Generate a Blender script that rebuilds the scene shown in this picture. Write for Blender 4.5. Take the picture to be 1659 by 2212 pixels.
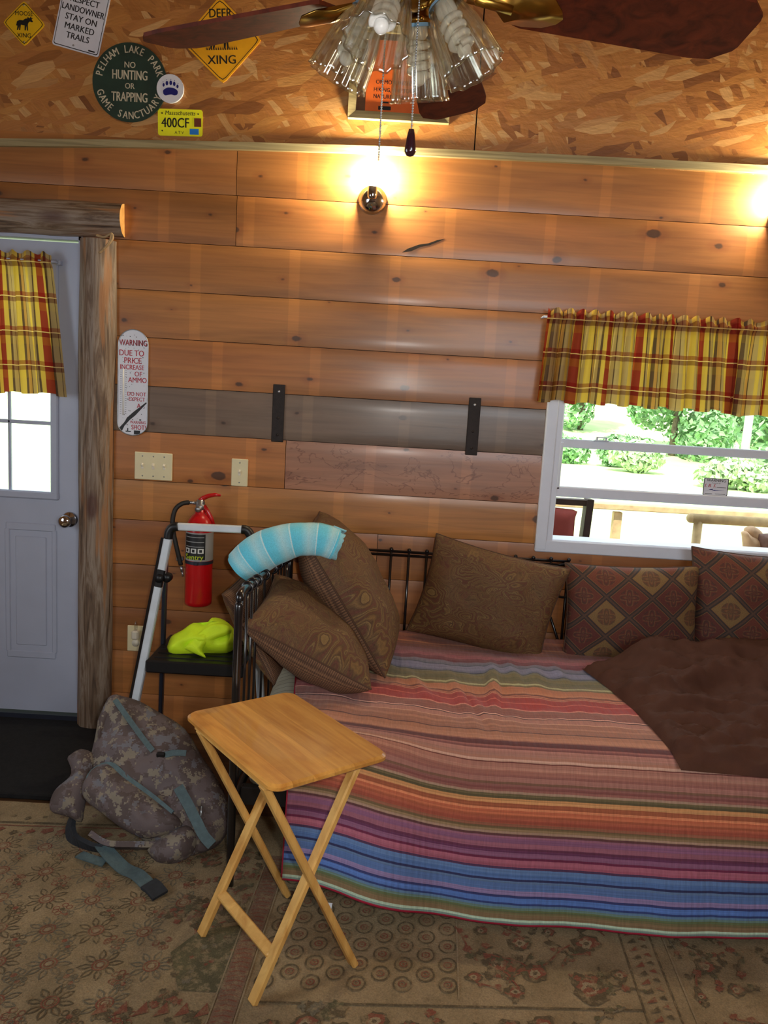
import bpy, math, random
from mathutils import Vector, Matrix, Euler, noise
PI = math.pi
sc = bpy.context.scene
for o in list(bpy.data.objects): bpy.data.objects.remove(o)
COL = sc.collection

# ------------------------------------------------------------------ camera, world, light, exposure
cam = bpy.data.cameras.new('camera')
cam_o = bpy.data.objects.new('camera', cam); COL.objects.link(cam_o)
cam.sensor_fit = 'VERTICAL'; cam.sensor_height = 36.0; cam.lens = 36.0*1720/2212
cam.clip_start = 0.02; cam.clip_end = 300
rows = [[0.99824, 0.00877, 0.05865], [-0.05931, 0.14755, 0.98728], [-0.0, -0.98902, 0.14781]]
cam_o.matrix_world = Matrix(((rows[0][0], rows[1][0], rows[2][0], 0.0), (rows[0][1], rows[1][1], rows[2][1], -3.365),
                             (rows[0][2], rows[1][2], rows[2][2], 1.551), (0, 0, 0, 1)))
sc.camera = cam_o
vs = sc.view_settings
vs.view_transform = 'Standard'; vs.look = 'None'; vs.gamma = 1.0; vs.use_curve_mapping = False; vs.exposure = 0.0

wd = bpy.data.worlds.new('sky'); sc.world = wd; wd.use_nodes = True
bg = wd.node_tree.nodes['Background']
bg.inputs['Color'].default_value = (0.80, 0.92, 1.0, 1); bg.inputs['Strength'].default_value = 2.6

def light(name, kind, loc, energy, color, direction=None, **kw):
    l = bpy.data.lights.new(name, kind); l.energy = energy; l.color = color
    for k, v in kw.items(): setattr(l, k, v)
    o = bpy.data.objects.new(name, l); COL.objects.link(o); o.location = loc
    if direction is not None: o.rotation_euler = Vector(direction).to_track_quat('-Z', 'Y').to_euler()
    return o
light('sun', 'SUN', (0, -10, 12), 7.0, (1.0, 0.95, 0.86), (0.25, 0.62, -1.0), angle=0.02)
# the flash built into the camera, just right of and above the lens
light('camera_flash', 'SPOT', (0.075, -3.36, 1.60), 64, (1.0, 0.94, 0.87), (0.02, 1.0, -0.12), spot_size=math.radians(92), spot_blend=0.95, shadow_soft_size=0.022)
# fill lamp in an assumed rear window, out of view; the lamp in the left wall is added fill
light('assumed_rear_window_fill', 'AREA', (1.1, -4.36, 1.9), 26, (0.86, 0.93, 1.0), (0, 1, -0.12), shape='RECTANGLE', size=1.2, size_y=0.9)
light('added_side_fill', 'AREA', (-2.56, -2.4, 1.5), 14, (0.84, 0.92, 1.0), (1, 0.1, -0.1), shape='RECTANGLE', size=1.2, size_y=1.1)

# ------------------------------------------------------------------ materials
def lin(c, g=1.0):
    r = []
    for v in c[:3]:
        v /= 255.0
        r.append(min(0.95, g*(v/12.92 if v <= 0.04045 else ((v+0.055)/1.055)**2.4)))
    return (*r, 1.0)

class G:
    """a small node-graph builder"""
    def __init__(s, name):
        s.m = bpy.data.materials.new(name); s.m.use_nodes = True
        s.t = s.m.node_tree; s.t.nodes.clear(); s.out = s.t.nodes.new('ShaderNodeOutputMaterial')
    def n(s, typ, ins=None, **props):
        nd = s.t.nodes.new('ShaderNode' + typ)
        for k, v in props.items(): setattr(nd, k, v)
        for k, v in (ins or {}).items(): s.put(nd.inputs[k], v)
        return nd
    def put(s, sock, v):
        if isinstance(v, bpy.types.NodeSocket): s.t.links.new(v, sock)
        else: sock.default_value = v
    def coord(s, kind='Object'): return s.n('TexCoord').outputs[kind]
    def uv(s): return s.n('TexCoord').outputs['UV']
    def attr(s, name): return s.n('Attribute', attribute_name=name).outputs['Color']
    def sep(s, v): return s.n('SeparateXYZ', {0: v}).outputs
    def comb(s, x, y, z): return s.n('CombineXYZ', {0: x, 1: y, 2: z}).outputs[0]
    def math(s, op, a, b=0.0, c=0.0): return s.n('Math', {0: a, 1: b, 2: c}, operation=op).outputs[0]
    def vmath(s, op, a, b=(0, 0, 0)): return s.n('VectorMath', {0: a, 1: b}, operation=op).outputs[0]
    def map(s, v, scale=(1, 1, 1), loc=(0, 0, 0), rot=(0, 0, 0)):
        return s.n('Mapping', {'Vector': v, 'Scale': scale, 'Location': loc, 'Rotation': rot}).outputs[0]
    def noise(s, v, scale, detail=3, rough=0.55, dist=0.0, out=0):
        return s.n('TexNoise', {'Vector': v, 'Scale': scale, 'Detail': detail, 'Roughness': rough, 'Distortion': dist}).outputs[out]
    def voro(s, v, scale, feature='F1', rnd=1.0, dims='3D'):
        return s.n('TexVoronoi', {'Vector': v, 'Scale': scale, 'Randomness': rnd}, feature=feature, voronoi_dimensions=dims).outputs
    def ramp(s, f, stops, interp='LINEAR'):
        nd = s.n('ValToRGB', {0: f}); cr = nd.color_ramp; cr.interpolation = interp
        while len(cr.elements) > 1: cr.elements.remove(cr.elements[-1])
        for i, (p, c) in enumerate(stops):
            e = cr.elements[0] if i == 0 else cr.elements.new(p)
            e.position = p; e.color = c if isinstance(c, tuple) else (c, c, c, 1)
        return nd.outputs[0]
    def stripes(s, f, stops, interp='CONSTANT'):
        """more stops than one ramp holds: several ramps chained on the value"""
        res = None
        for k in range(0, len(stops), 28):
            part = stops[k:k+28]
            r = s.ramp(f, part, interp)
            res = r if res is None else s.mix(s.math('GREATER_THAN', f, part[0][0]), res, r)
        return res
    def mix(s, f, a, b, mode='MIX'):
        nd = s.n('Mix', {0: f, 6: a, 7: b}, data_type='RGBA', blend_type=mode); return nd.outputs[2]
    def bump(s, h, strength=0.3, dist=0.01): return s.n('Bump', {'Height': h, 'Strength': strength, 'Distance': dist}).outputs[0]
    def bsdf(s, color, rough=0.6, metal=0.0, normal=None, **ex):
        d = {'Base Color': color, 'Roughness': rough, 'Metallic': metal}
        if normal is not None: d['Normal'] = normal
        for k, v in ex.items(): d[k.replace('_', ' ')] = v
        nd = s.n('BsdfPrincipled', d); s.surf(nd.outputs[0]); return s
    def surf(s, sh): s.t.links.new(sh, s.out.inputs[0]); return s
    def shade(s, typ, ins): return s.n('Bsdf' + typ, ins).outputs[0]

M = {}
def plain(name, rgb, rough=0.55, metal=0.0, var=0.06, scale=14, gain=1.0, bump=0.0, **ex):
    g = G(name); c = lin(rgb, gain); v = g.noise(g.coord(), scale, 4)
    k = g.ramp(v, [(0.25, 1-var*2.2), (0.75, 1+var)])
    col = g.mix(1.0, c, k, 'MULTIPLY')
    g.bsdf(col, rough, metal, g.bump(g.noise(g.coord(), scale*6, 3), bump, 0.004) if bump else None, **ex)
    M[name] = g.m; return g.m
plain('chrome', (205, 205, 208), 0.12, 1.0); plain('brass', (170, 130, 60), 0.28, 1.0); plain('steel', (170, 172, 176), 0.35, 0.9)
plain('black_metal', (14, 14, 18), 0.28, 0.0, Coat_Weight=0.6); plain('black_plastic', (20, 20, 22), 0.42)
plain('iron', (38, 28, 24), 0.6, 0.3, var=0.2, scale=60, bump=0.3)
plain('white_paint', (172, 178, 196), 0.5, var=0.05, scale=3); plain('vinyl', (214, 220, 232), 0.4, var=0.02)
plain('ivory', (226, 214, 172), 0.4, var=0.02); plain('offwhite_plastic', (224, 216, 196), 0.4, var=0.02)
plain('sign_white', (222, 224, 232), 0.4, var=0.03); plain('sign_black', (22, 22, 24), 0.5)
plain('sign_yellow', (236, 186, 24), 0.38, var=0.05); plain('sign_amber', (246, 176, 30), 0.36, var=0.05)
plain('plate_yellow', (255, 244, 36), 0.35, gain=1.3, var=0.02); plain('plate_blue', (40, 130, 220), 0.4); plain('plate_brown', (110, 48, 30), 0.5)
plain('sign_green', (34, 58, 46), 0.5, var=0.15, scale=20); plain('sign_cream', (206, 196, 168), 0.55, var=0.12, scale=40)
plain('sign_blue', (22, 26, 110), 0.45); plain('sign_orange', (236, 112, 40), 0.5); plain('sign_red', (176, 40, 56), 0.5)
plain('red_paint', (190, 14, 22), 0.28, Coat_Weight=0.5); plain('label_grey', (150, 150, 150), 0.45); plain('label_white', (220, 220, 215), 0.45)
plain('label_yellow', (200, 220, 40), 0.45); plain('rubber', (26, 22, 18), 0.6)
plain('aluminium', (222, 232, 240), 0.35, 0.25); plain('dark_steel', (58, 62, 76), 0.4, 0.5)
plain('antler', (176, 146, 104), 0.6, var=0.2, scale=50); plain('fob', (44, 18, 26), 0.2, Coat_Weight=0.7)
plain('cfl', (250, 252, 255), 0.35, var=0.01, gain=1.2); plain('blue_gasket', (120, 160, 190), 0.5)
plain('rust_fabric', (150, 62, 52), 0.8, var=0.1); plain('porch_dark', (66, 42, 28), 0.7, var=0.2); plain('porch_tan', (196, 168, 120), 0.7, var=0.15)
plain('carved_tan', (200, 160, 120), 0.7, var=0.15); plain('carved_brown', (128, 92, 78), 0.75, var=0.2)
plain('lawn', (196, 214, 150), 0.9, var=0.1, scale=1.2, gain=1.1); plain('deck', (190, 176, 150), 0.8, var=0.12, scale=6)
plain('bark', (120, 105, 90), 0.9, var=0.3, scale=8); plain('birch_bark', (226, 226, 220), 0.8, var=0.1)
plain('leaf', (142, 186, 128), 0.7, var=0.4, scale=1.3, gain=1.3); plain('leaf_pale', (186, 212, 160), 0.7, var=0.25, scale=0.9, gain=1.2)  # foliage paled: the glare haze outside is put into its colour
plain('paper', (236, 238, 240), 0.7); plain('bottle_plastic', (210, 224, 230), 0.15)
plain('room_paint', (150, 112, 74), 0.8); plain('shadow_gap', (30, 18, 10), 0.9)
plain('mattress_tick', (150, 148, 140), 0.85, var=0.05)
plain('binding_red', (168, 28, 58), 0.7, bump=0.2); plain('pack_webbing', (84, 104, 108), 0.75, var=0.12, scale=60, bump=0.3)
plain('dark_webbing', (40, 44, 50), 0.8, var=0.15, scale=50); plain('zip_silver', (190, 196, 200), 0.3, 0.8)

# glass
def glass(name, tint, gloss=0.10, rough=0.03):
    g = G(name); lw = g.n('LayerWeight', {'Blend': 0.25}).outputs['Facing']
    f = g.ramp(lw, [(0.0, gloss*0.5), (0.7, gloss*1.6), (1.0, 0.85)])
    sh = g.n('MixShader', {0: f, 1: g.shade('Transparent', {'Color': tint}), 2: g.shade('Glossy', {'Color': (0.95, 0.95, 0.92, 1), 'Roughness': rough})})
    g.surf(sh.outputs[0]); M[name] = g.m
glass('pane_glass', (0.97, 0.98, 0.98, 1), 0.05); glass('shade_glass', (0.93, 0.92, 0.87, 1), 0.34, 0.13); glass('clear_bulb', (0.9, 0.9, 0.9, 1), 0.2)

def emit(name, col, st):
    g = G(name); g.surf(g.n('Emission', {'Color': col, 'Strength': st}).outputs[0]); M[name] = g.m
emit('bulb_glow', (1.0, 0.86, 0.58, 1), 900)

# varnished pine boards
def pine(name, rough=0.33):
    g = G(name); co = g.coord(); x, y, z = g.sep(co); tint = g.attr('tint')
    rnd = g.n('Attribute', attribute_name='tint').outputs['Alpha']
    off = g.math('MULTIPLY', rnd, 37.0); X = g.math('ADD', x, off)
    pv = g.comb(X, y, z)
    grain = g.noise(g.map(pv, (1.6, 30, 34)), 1.0, 5, 0.6, 1.1)
    broad = g.noise(g.map(pv, (0.9, 4, 5)), 1.0, 3, 0.5, 0.6)
    col = g.mix(1.0, tint, g.ramp(grain, [(0.25, 0.72), (0.5, 0.98), (0.75, 1.18)]), 'MULTIPLY')
    col = g.mix(1.0, col, g.ramp(broad, [(0.3, 0.72), (0.7, 1.2)]), 'MULTIPLY')
    red = g.noise(g.map(pv, (1.3, 3, 7), (5, 0, 2)), 1.0, 3)
    col = g.mix(g.math('MULTIPLY', g.ramp(red, [(0.45, 0.0), (0.75, 1.0)]), 0.35), col, g.mix(1.0, col, (0.88, 0.62, 0.56, 1), 'MULTIPLY'))
    # pale marks the drying stickers left across the boards
    ph = g.math('FRACT', g.math('ADD', g.math('MULTIPLY', X, 2.45), g.math('MULTIPLY', g.noise(pv, 2.0, 1), 0.02)))
    st = g.math('MULTIPLY', g.ramp(ph, [(0.0, 0.0), (0.006, 1.0), (0.105, 1.0), (0.115, 0.0)]), 0.42)
    col = g.mix(st, col, g.mix(1.0, col, (1.5, 1.48, 1.35, 1), 'MULTIPLY'))
    # water stain rings on one board
    sn = g.math('ABSOLUTE', g.math('SUBTRACT', g.noise(g.comb(g.math('MULTIPLY', x, 5.0), y, g.math('MULTIPLY', z, 9.0)), 1.0, 4, 0.6, 0.6), 0.53))
    mk = g.math('MULTIPLY', g.math('MULTIPLY', g.math('GREATER_THAN', z, 1.135), g.math('LESS_THAN', z, 1.322)), g.math('GREATER_THAN', x, -0.42))
    col = g.mix(g.math('MULTIPLY', mk, g.math('MULTIPLY', g.ramp(sn, [(0.0, 1.0), (0.014, 0.0)]), 0.6)), col, lin((84, 40, 26)))
    # knots
    kd = g.voro(g.comb(g.math('MULTIPLY', X, 3.0), g.math('MULTIPLY', z, 5.2), 0.0), 1.0, 'F1', 0.95, '2D')
    kr = g.n('SeparateColor', {0: kd['Color']}).outputs
    d = g.math('ADD', kd['Distance'], g.math('MULTIPLY', g.math('SUBTRACT', g.noise(pv, 40, 3), 0.5), 0.05))
    size = g.math('MULTIPLY', g.math('POWER', kr[0], 2.6), 0.15)
    halo = g.math('MULTIPLY', g.ramp(g.math('SUBTRACT', d, size), [(0.0, 1.0), (0.10, 0.0)]), 0.4)
    col = g.mix(halo, col, g.mix(1.0, col, (0.62, 0.42, 0.34, 1), 'MULTIPLY'))
    core = g.math('MULTIPLY', g.ramp(g.math('SUBTRACT', d, g.math('MULTIPLY', size, 0.55)), [(0.0, 1.0), (0.025, 0.0)]), 0.82)
    col = g.mix(core, col, (0.035, 0.015, 0.008, 1))
    g.bsdf(col, g.ramp(broad, [(0.3, rough-0.04), (0.7, rough+0.1)]), 0.0, g.bump(grain, 0.10, 0.004), Coat_Weight=0.26, Coat_Roughness=0.2)
    M[name] = g.m
pine('pine', 0.42)

# oriented strand board: three layers of stretched flakes
def osb():
    g = G('strand_board'); c3 = g.sep(g.coord()); co = g.comb(c3[0], c3[2], 0.0); col = None
    base = [(0.0, lin((112, 62, 24))), (0.07, lin((170, 108, 48))), (0.35, lin((192, 130, 62))), (0.55, lin((176, 112, 56))), (0.72, lin((200, 142, 72))), (0.88, lin((216, 172, 112))), (0.95, lin((158, 98, 44))), (1.0, lin((100, 54, 24)))]
    warp = g.n('VectorMath', {0: co, 1: g.n('VectorMath', {0: g.noise(co, 5, 2, out=1), 1: (0.03, 0.03, 0.0)}, operation='MULTIPLY').outputs[0]}, operation='ADD').outputs[0]
    for i, (ang, sx, sz) in enumerate(((0.45, 6, 24), (-0.75, 7, 26), (1.35, 8, 27), (0.05, 6, 30), (0.85, 9, 38), (-0.3, 8, 34))):
        v = g.voro(g.map(g.map(warp, rot=(0, 0, ang)), (sx, sz, 1), (i*3.1, i*1.7, 0)), 1.0, dims='2D')
        r = g.n('SeparateColor', {0: v['Color']}).outputs
        c = g.ramp(r[0], base, 'LINEAR')
        fib = g.noise(g.map(g.map(warp, rot=(0, 0, ang)), (14, 190, 1)), 1.0, 2)
        c = g.mix(1.0, c, g.ramp(fib, [(0.3, 0.82), (0.7, 1.12)]), 'MULTIPLY')
        col = c if col is None else g.mix(g.math('GREATER_THAN', r[1], 0.52), col, c)
    col = g.mix(0.32, col, g.mix(1.0, lin((160, 104, 52)), g.ramp(g.noise(co, 3.0, 3), [(0.3, 0.8), (0.7, 1.15)]), 'MULTIPLY'))
    h = g.noise(g.map(warp, (20, 50, 1)), 1.0, 4)
    g.bsdf(col, 0.48, 0.0, g.bump(h, 0.35, 0.006), Coat_Weight=0.15, Coat_Roughness=0.35); M['strand_board'] = g.m
osb()

def wood(name, dark, light_, scale=(2, 30, 30), rough=0.4, kind='Object', **ex):
    g = G(name); co = g.coord(kind); v = g.noise(g.map(co, scale), 1.0, 5, 0.6, 0.9)
    col = g.ramp(v, [(0.28, lin(dark)), (0.72, lin(light_))])
    g.bsdf(col, rough, 0.0, g.bump(v, 0.08, 0.003), **ex); M[name] = g.m
wood('blade_wood', (58, 20, 12), (110, 46, 24), (24, 24, 3), 0.55, Specular_IOR_Level=0.15)
wood('trim_wood', (120, 106, 72), (176, 160, 116), (2, 30, 60), 0.6)
wood('cut_end', (206, 142, 70), (240, 190, 112), (20, 20, 20), 0.6)

def bark_log(name, axis):
    g = G(name); co = g.coord(); sc_ = (3.0, 38, 38) if axis == 'x' else (38, 38, 3.0)
    v = g.noise(g.map(co, sc_), 1.0, 5, 0.6, 1.2); w = g.noise(g.map(co, tuple(q*0.55 for q in sc_), (3, 1, 7)), 1.0, 3)
    col = g.ramp(v, [(0.30, lin((50, 34, 26))), (0.46, lin((112, 90, 70))), (0.60, lin((146, 130, 114))), (0.75, lin((92, 66, 48)))])
    col = g.mix(g.ramp(w, [(0.58, 0.0), (0.64, 0.7)]), col, lin((160, 108, 62)))
    kd = g.voro(g.map(co, (2.2, 6, 6) if axis == 'x' else (6, 6, 2.6)), 1.0)
    col = g.mix(g.math('MULTIPLY', g.ramp(kd['Distance'], [(0.10, 1.0), (0.2, 0.0)]), 0.75), col, lin((70, 28, 18)))
    g.bsdf(col, 0.6, 0.0, g.bump(v, 0.5, 0.01)); M[name] = g.m
bark_log('log_bark', 'z'); bark_log('log_bark_level', 'x')

# tray table wood: glued staves, worn edges
def tray_wood():
    g = G('tray_wood'); co = g.coord(); x, y, z = g.sep(co)
    fl = g.math('FLOOR', g.math('MULTIPLY', y, 17.0)); wn = g.n('TexWhiteNoise', {'W': fl}, noise_dimensions='1D').outputs[0]
    v = g.noise(g.comb(g.math('ADD', g.math('MULTIPLY', x, 3.0), g.math('MULTIPLY', wn, 9.0)), g.math('MULTIPLY', y, 40.0), g.math('MULTIPLY', z, 40)), 1.0, 4, 0.55, 1.0)
    col = g.ramp(v, [(0.25, lin((186, 122, 48))), (0.75, lin((226, 168, 84)))])
    col = g.mix(1.0, col, g.ramp(wn, [(0.0, 0.84), (1.0, 1.1)]), 'MULTIPLY')
    stain = g.noise(co, 5, 4); col = g.mix(g.math('MULTIPLY', g.ramp(stain, [(0.56, 0.0), (0.72, 1.0)]), 0.45), col, lin((150, 82, 28)))
    g.bsdf(col, 0.36, 0.0, g.bump(g.noise(co, 60, 3), 0.06, 0.003), Coat_Weight=0.2); M['tray_wood'] = g.m
    g = G('leg_wood'); v = g.noise(g.map(g.coord(), (30, 30, 4)), 1.0, 4, 0.55, 0.8)
    g.bsdf(g.ramp(v, [(0.25, lin((200, 144, 70))), (0.75, lin((236, 190, 110)))]), 0.45); M['leg_wood'] = g.m
tray_wood()

# plaid curtain cloth, lit through
def plaid(name):
    g = G(name); u, v, _ = g.sep(g.uv())
    T, Rr, D, Y, O = lin((192, 166, 116)), lin((150, 40, 34)), lin((92, 72, 60)), lin((222, 188, 84)), lin((200, 152, 84))
    fu = g.math('FRACT', u)
    cv = g.stripes(fu, [(0.0, Rr), (0.17, Y), (0.24, D), (0.285, T), (0.36, D), (0.375, T), (0.46, Y), (0.56, D), (0.60, O), (0.66, D), (0.675, T), (0.75, Y), (0.82, T), (0.90, D), (0.93, Y)])
    fv = g.math('FRACT', v)
    ch = g.stripes(fv, [(0.0, T), (0.26, lin((140, 44, 36))), (0.38, lin((250, 220, 150))), (0.41, lin((112, 52, 40))), (0.54, Y), (0.78, T)])
    fac = g.stripes(fv, [(0.0, 0.08), (0.26, 0.6), (0.38, 0.8), (0.41, 0.6), (0.54, 0.15), (0.78, 0.08)])
    col = g.mix(fac, cv, ch)
    weave = g.noise(g.map(g.uv(), (900, 160, 1)), 1.0, 2); col = g.mix(1.0, col, g.ramp(weave, [(0.3, 0.85), (0.7, 1.1)]), 'MULTIPLY')
    d = g.shade('Diffuse', {'Color': col}); tr = g.shade('Translucent', {'Color': g.mix(1.0, col, (1.0, 0.92, 0.62, 1), 'MULTIPLY')})
    g.surf(g.n('MixShader', {0: 0.5, 1: d, 2: tr}).outputs[0]); M[name] = g.m
plaid('plaid')

# pillow cloths
def paisley():
    g = G('paisley'); co = g.uv(); w = g.noise(g.map(co, (4.6, 4.6, 1)), 1.0, 2, 0.5, 0.6, out=1)
    p = g.n('VectorMath', {0: co, 1: g.n('VectorMath', {0: w, 1: (0.36, 0.36, 0)}, operation='MULTIPLY').outputs[0]}, operation='ADD').outputs[0]
    v = g.voro(g.map(p, (5.2, 6.4, 1)), 1.0)
    ring = g.math('FRACT', g.math('MULTIPLY', v['Distance'], 5.5))
    r = g.n('SeparateColor', {0: v['Color']}).outputs
    a = g.ramp(ring, [(0.0, lin((72, 48, 28))), (0.22, lin((132, 100, 54))), (0.38, lin((88, 60, 32))), (0.58, lin((104, 54, 38))), (0.80, lin((98, 72, 40))), (0.95, lin((138, 110, 64)))])
    b = g.ramp(g.noise(g.map(p, (26, 26, 1)), 1.0, 3, 0.6, 1.5), [(0.3, lin((80, 54, 30))), (0.5, lin((114, 84, 46))), (0.65, lin((98, 52, 38)))])
    col = g.mix(g.ramp(r[1], [(0.3, 0.15), (0.7, 0.7)]), a, b)
    wv = g.noise(g.map(co, (220, 220, 1)), 1.0, 2); col = g.mix(1.0, col, g.ramp(wv, [(0.3, 0.55), (0.7, 1.06)]), 'MULTIPLY')
    g.bsdf(col, 0.75, 0.0, g.bump(ring, 0.15, 0.004)); M['paisley'] = g.m
    g = G('tweed'); co = g.uv(); ch = g.n('TexChecker', {'Vector': g.map(co, rot=(0, 0, 0.78)), 'Scale': 90, 'Color1': lin((122, 88, 62)), 'Color2': lin((80, 54, 36))}).outputs[0]
    col = g.mix(1.0, ch, g.ramp(g.noise(g.map(co, (60, 60, 1)), 1.0, 3), [(0.3, 0.7), (0.7, 1.2)]), 'MULTIPLY')
    g.bsdf(col, 0.8, 0.0, g.bump(ch, 0.3, 0.003)); M['tweed'] = g.m
    g = G('trellis'); co = g.map(g.uv(), (4.25, 3.55, 1), (0.22, 0.32, 0)); x, y, _ = g.sep(co)
    A = g.math('ADD', x, y); B = g.math('SUBTRACT', x, y); A = g.math('MULTIPLY', A, 0.72); B = g.math('MULTIPLY', B, 0.72)
    fa = g.math('SUBTRACT', g.math('FRACT', A), 0.5); fb = g.math('SUBTRACT', g.math('FRACT', B), 0.5)
    edge = g.math('MAXIMUM', g.math('ABSOLUTE', fa), g.math('ABSOLUTE', fb))
    wn = g.n('TexWhiteNoise', {'Vector': g.comb(g.math('FLOOR', A), g.math('FLOOR', B), 0.0)}, noise_dimensions='2D').outputs[0]
    cell = g.ramp(wn, [(0.0, lin((108, 54, 40))), (0.3, lin((122, 64, 44))), (0.55, lin((100, 48, 40))), (0.76, lin((134, 104, 62)))], 'CONSTANT')
    rad = g.math('SQRT', g.math('ADD', g.math('MULTIPLY', fa, fa), g.math('MULTIPLY', fb, fb)))
    ang = g.math('ARCTAN2', fa, fb); pet = g.math('MULTIPLY', g.math('COSINE', g.math('MULTIPLY', ang, 4.0)), 0.09)
    fl = g.math('FRACT', g.math('MULTIPLY', g.math('ADD', rad, pet), 5.6))
    motif = g.ramp(fl, [(0.0, lin((66, 40, 36))), (0.3, lin((128, 92, 58))), (0.55, lin((112, 50, 40))), (0.8, lin((80, 52, 44)))])
    col = g.mix(g.math('MULTIPLY', g.math('LESS_THAN', rad, 0.30), 0.7), cell, motif)
    band = g.ramp(edge, [(0.39, 0.0), (0.40, 1.0)], 'CONSTANT')
    col = g.mix(band, col, g.ramp(edge, [(0.40, lin((132, 92, 54))), (0.42, lin((62, 50, 46))), (0.465, lin((92, 66, 52)))], 'CONSTANT'))
    wv = g.noise(g.map(g.uv(), (170, 170, 1)), 1.0, 2); col = g.mix(1.0, col, g.ramp(wv, [(0.3, 0.52), (0.7, 0.92)]), 'MULTIPLY')
    g.bsdf(col, 0.85, 0.0); M['trellis'] = g.m
paisley()

# quilt: woven stripes along its length
QS = [(0.0, (128, 58, 40)), (0.058, (168, 86, 44)), (0.093, (150, 72, 40)), (0.141, (190, 112, 60)), (0.155, (142, 74, 44)), (0.183, (128, 70, 56)), (0.219, (132, 78, 84)), (0.259, (150, 80, 92)), (0.295, (120, 58, 72)), (0.318, (110, 48, 62)), (0.336, (112, 104, 126)), (0.355, (98, 100, 120)), (0.366, (66, 72, 96)), (0.374, (118, 118, 150)), (0.421, (98, 100, 128)), (0.437, (52, 58, 72)), (0.444, (108, 104, 84)), (0.456, (112, 100, 62)), (0.48, (98, 90, 56)), (0.514, (110, 98, 62)), (0.537, (166, 162, 116)), (0.55, (112, 92, 54)), (0.563, (176, 104, 68)), (0.602, (186, 116, 78)), (0.616, (122, 60, 44)), (0.625, (196, 116, 84)), (0.636, (150, 74, 56)), (0.641, (200, 124, 92)), (0.649, (156, 46, 40)), (0.679, (196, 88, 72)), (0.685, (160, 44, 40)), (0.734, (214, 132, 110)), (0.742, (140, 78, 66)), (0.787, (120, 64, 58)), (0.796, (220, 158, 136)), (0.803, (84, 42, 40)), (0.809, (170, 110, 94)), (0.836, (192, 136, 110)), (0.841, (158, 98, 76)), (0.868, (172, 112, 84)), (0.878, (150, 92, 70)), (0.911, (92, 46, 38)), (0.92, (166, 104, 74)), (0.943, (178, 116, 86)), (0.972, (140, 80, 64)), (0.982, (92, 36, 40)), (0.998, (148, 86, 80)), (1.005, (124, 68, 66)), (1.014, (166, 110, 98)), (1.025, (120, 66, 62)), (1.029, (160, 110, 96)), (1.032, (226, 178, 154)), (1.035, (164, 108, 88)), (1.04, (196, 150, 128)), (1.046, (206, 158, 138)), (1.049, (110, 52, 44)), (1.052, (168, 108, 90)), (1.059, (178, 120, 98)), (1.067, (158, 96, 80)), (1.076, (98, 48, 42)), (1.078, (190, 128, 106)), (1.08, (146, 86, 74)), (1.089, (162, 104, 90)), (1.097, (122, 82, 60)), (1.105, (222, 170, 146)), (1.107, (140, 84, 74)), (1.109, (222, 168, 146)), (1.113, (126, 66, 60)), (1.119, (150, 88, 76)), (1.124, (122, 70, 62)), (1.127, (166, 130, 104)), (1.134, (104, 88, 54)), (1.14, (86, 74, 44)), (1.147, (198, 134, 76)), (1.153, (206, 142, 84)), (1.161, (160, 80, 46)), (1.172, (218, 126, 80)), (1.176, (188, 90, 56)), (1.186, (196, 100, 62)), (1.193, (160, 76, 46)), (1.197, (178, 84, 56)), (1.205, (186, 98, 60)), (1.207, (156, 68, 46)), (1.218, (204, 124, 84)), (1.22, (146, 84, 58)), (1.225, (186, 138, 96)), (1.227, (110, 86, 52)), (1.235, (140, 110, 74)), (1.239, (164, 128, 104)), (1.246, (92, 48, 50)), (1.249, (142, 84, 104)), (1.259, (132, 78, 112)), (1.273, (146, 82, 100)), (1.285, (96, 36, 66)), (1.289, (146, 86, 114)), (1.294, (98, 40, 78)), (1.297, (132, 78, 110)), (1.31, (106, 22, 60)), (1.316, (166, 86, 106)), (1.33, (156, 74, 96)), (1.341, (72, 40, 76)), (1.344, (84, 116, 166)), (1.358, (70, 104, 162)), (1.371, (34, 38, 84)), (1.375, (84, 112, 152)), (1.386, (74, 104, 160)), (1.404, (36, 40, 92)), (1.407, (132, 112, 158)), (1.415, (40, 44, 98)), (1.417, (120, 116, 170)), (1.419, (42, 48, 104)), (1.422, (74, 112, 186)), (1.442, (38, 54, 112)), (1.444, (82, 116, 152)), (1.451, (94, 122, 112)), (1.457, (90, 102, 62)), (1.464, (136, 128, 82)), (1.466, (108, 98, 60)), (1.473, (126, 100, 66)), (1.481, (100, 96, 60)), (1.484, (172, 196, 168)), (1.493, (132, 160, 148)), (1.501, (196, 206, 188)), (1.504, (160, 40, 60))]
def quilt_mat():
    g = G('quilt_cloth'); u, v, _ = g.sep(g.uv())
    wob = g.math('MULTIPLY', g.math('SUBTRACT', g.noise(g.map(g.uv(), (14, 3, 1)), 1.0, 2), 0.5), 0.004)
    f = g.math('DIVIDE', g.math('ADD', v, wob), 1.7)
    col = g.stripes(f, [(s/1.7, lin(tuple(0.88*q + 0.12*sum(c)/3 for q in c), 1.08)) for s, c in QS])
    fine = g.noise(g.map(g.uv(), (1.2, 260, 1)), 1.0, 2, 0.5); col = g.mix(1.0, col, g.ramp(fine, [(0.3, 0.80), (0.7, 1.16)]), 'MULTIPLY')
    hatch = g.noise(g.map(g.uv(), (240, 26, 1)), 1.0, 2); col = g.mix(1.0, col, g.ramp(hatch, [(0.3, 0.88), (0.7, 1.10)]), 'MULTIPLY')
    st = g.math('SINE', g.math('MULTIPLY', u, 330.0)); puck = g.math('ADD', g.math('MULTIPLY', st, 0.25), g.noise(g.map(g.uv(), (45, 22, 1)), 1.0, 3))
    g.bsdf(col, 0.85, 0.0, g.bump(puck, 0.35, 0.006), Sheen_Weight=0.15); M['quilt_cloth'] = g.m
quilt_mat()

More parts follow.
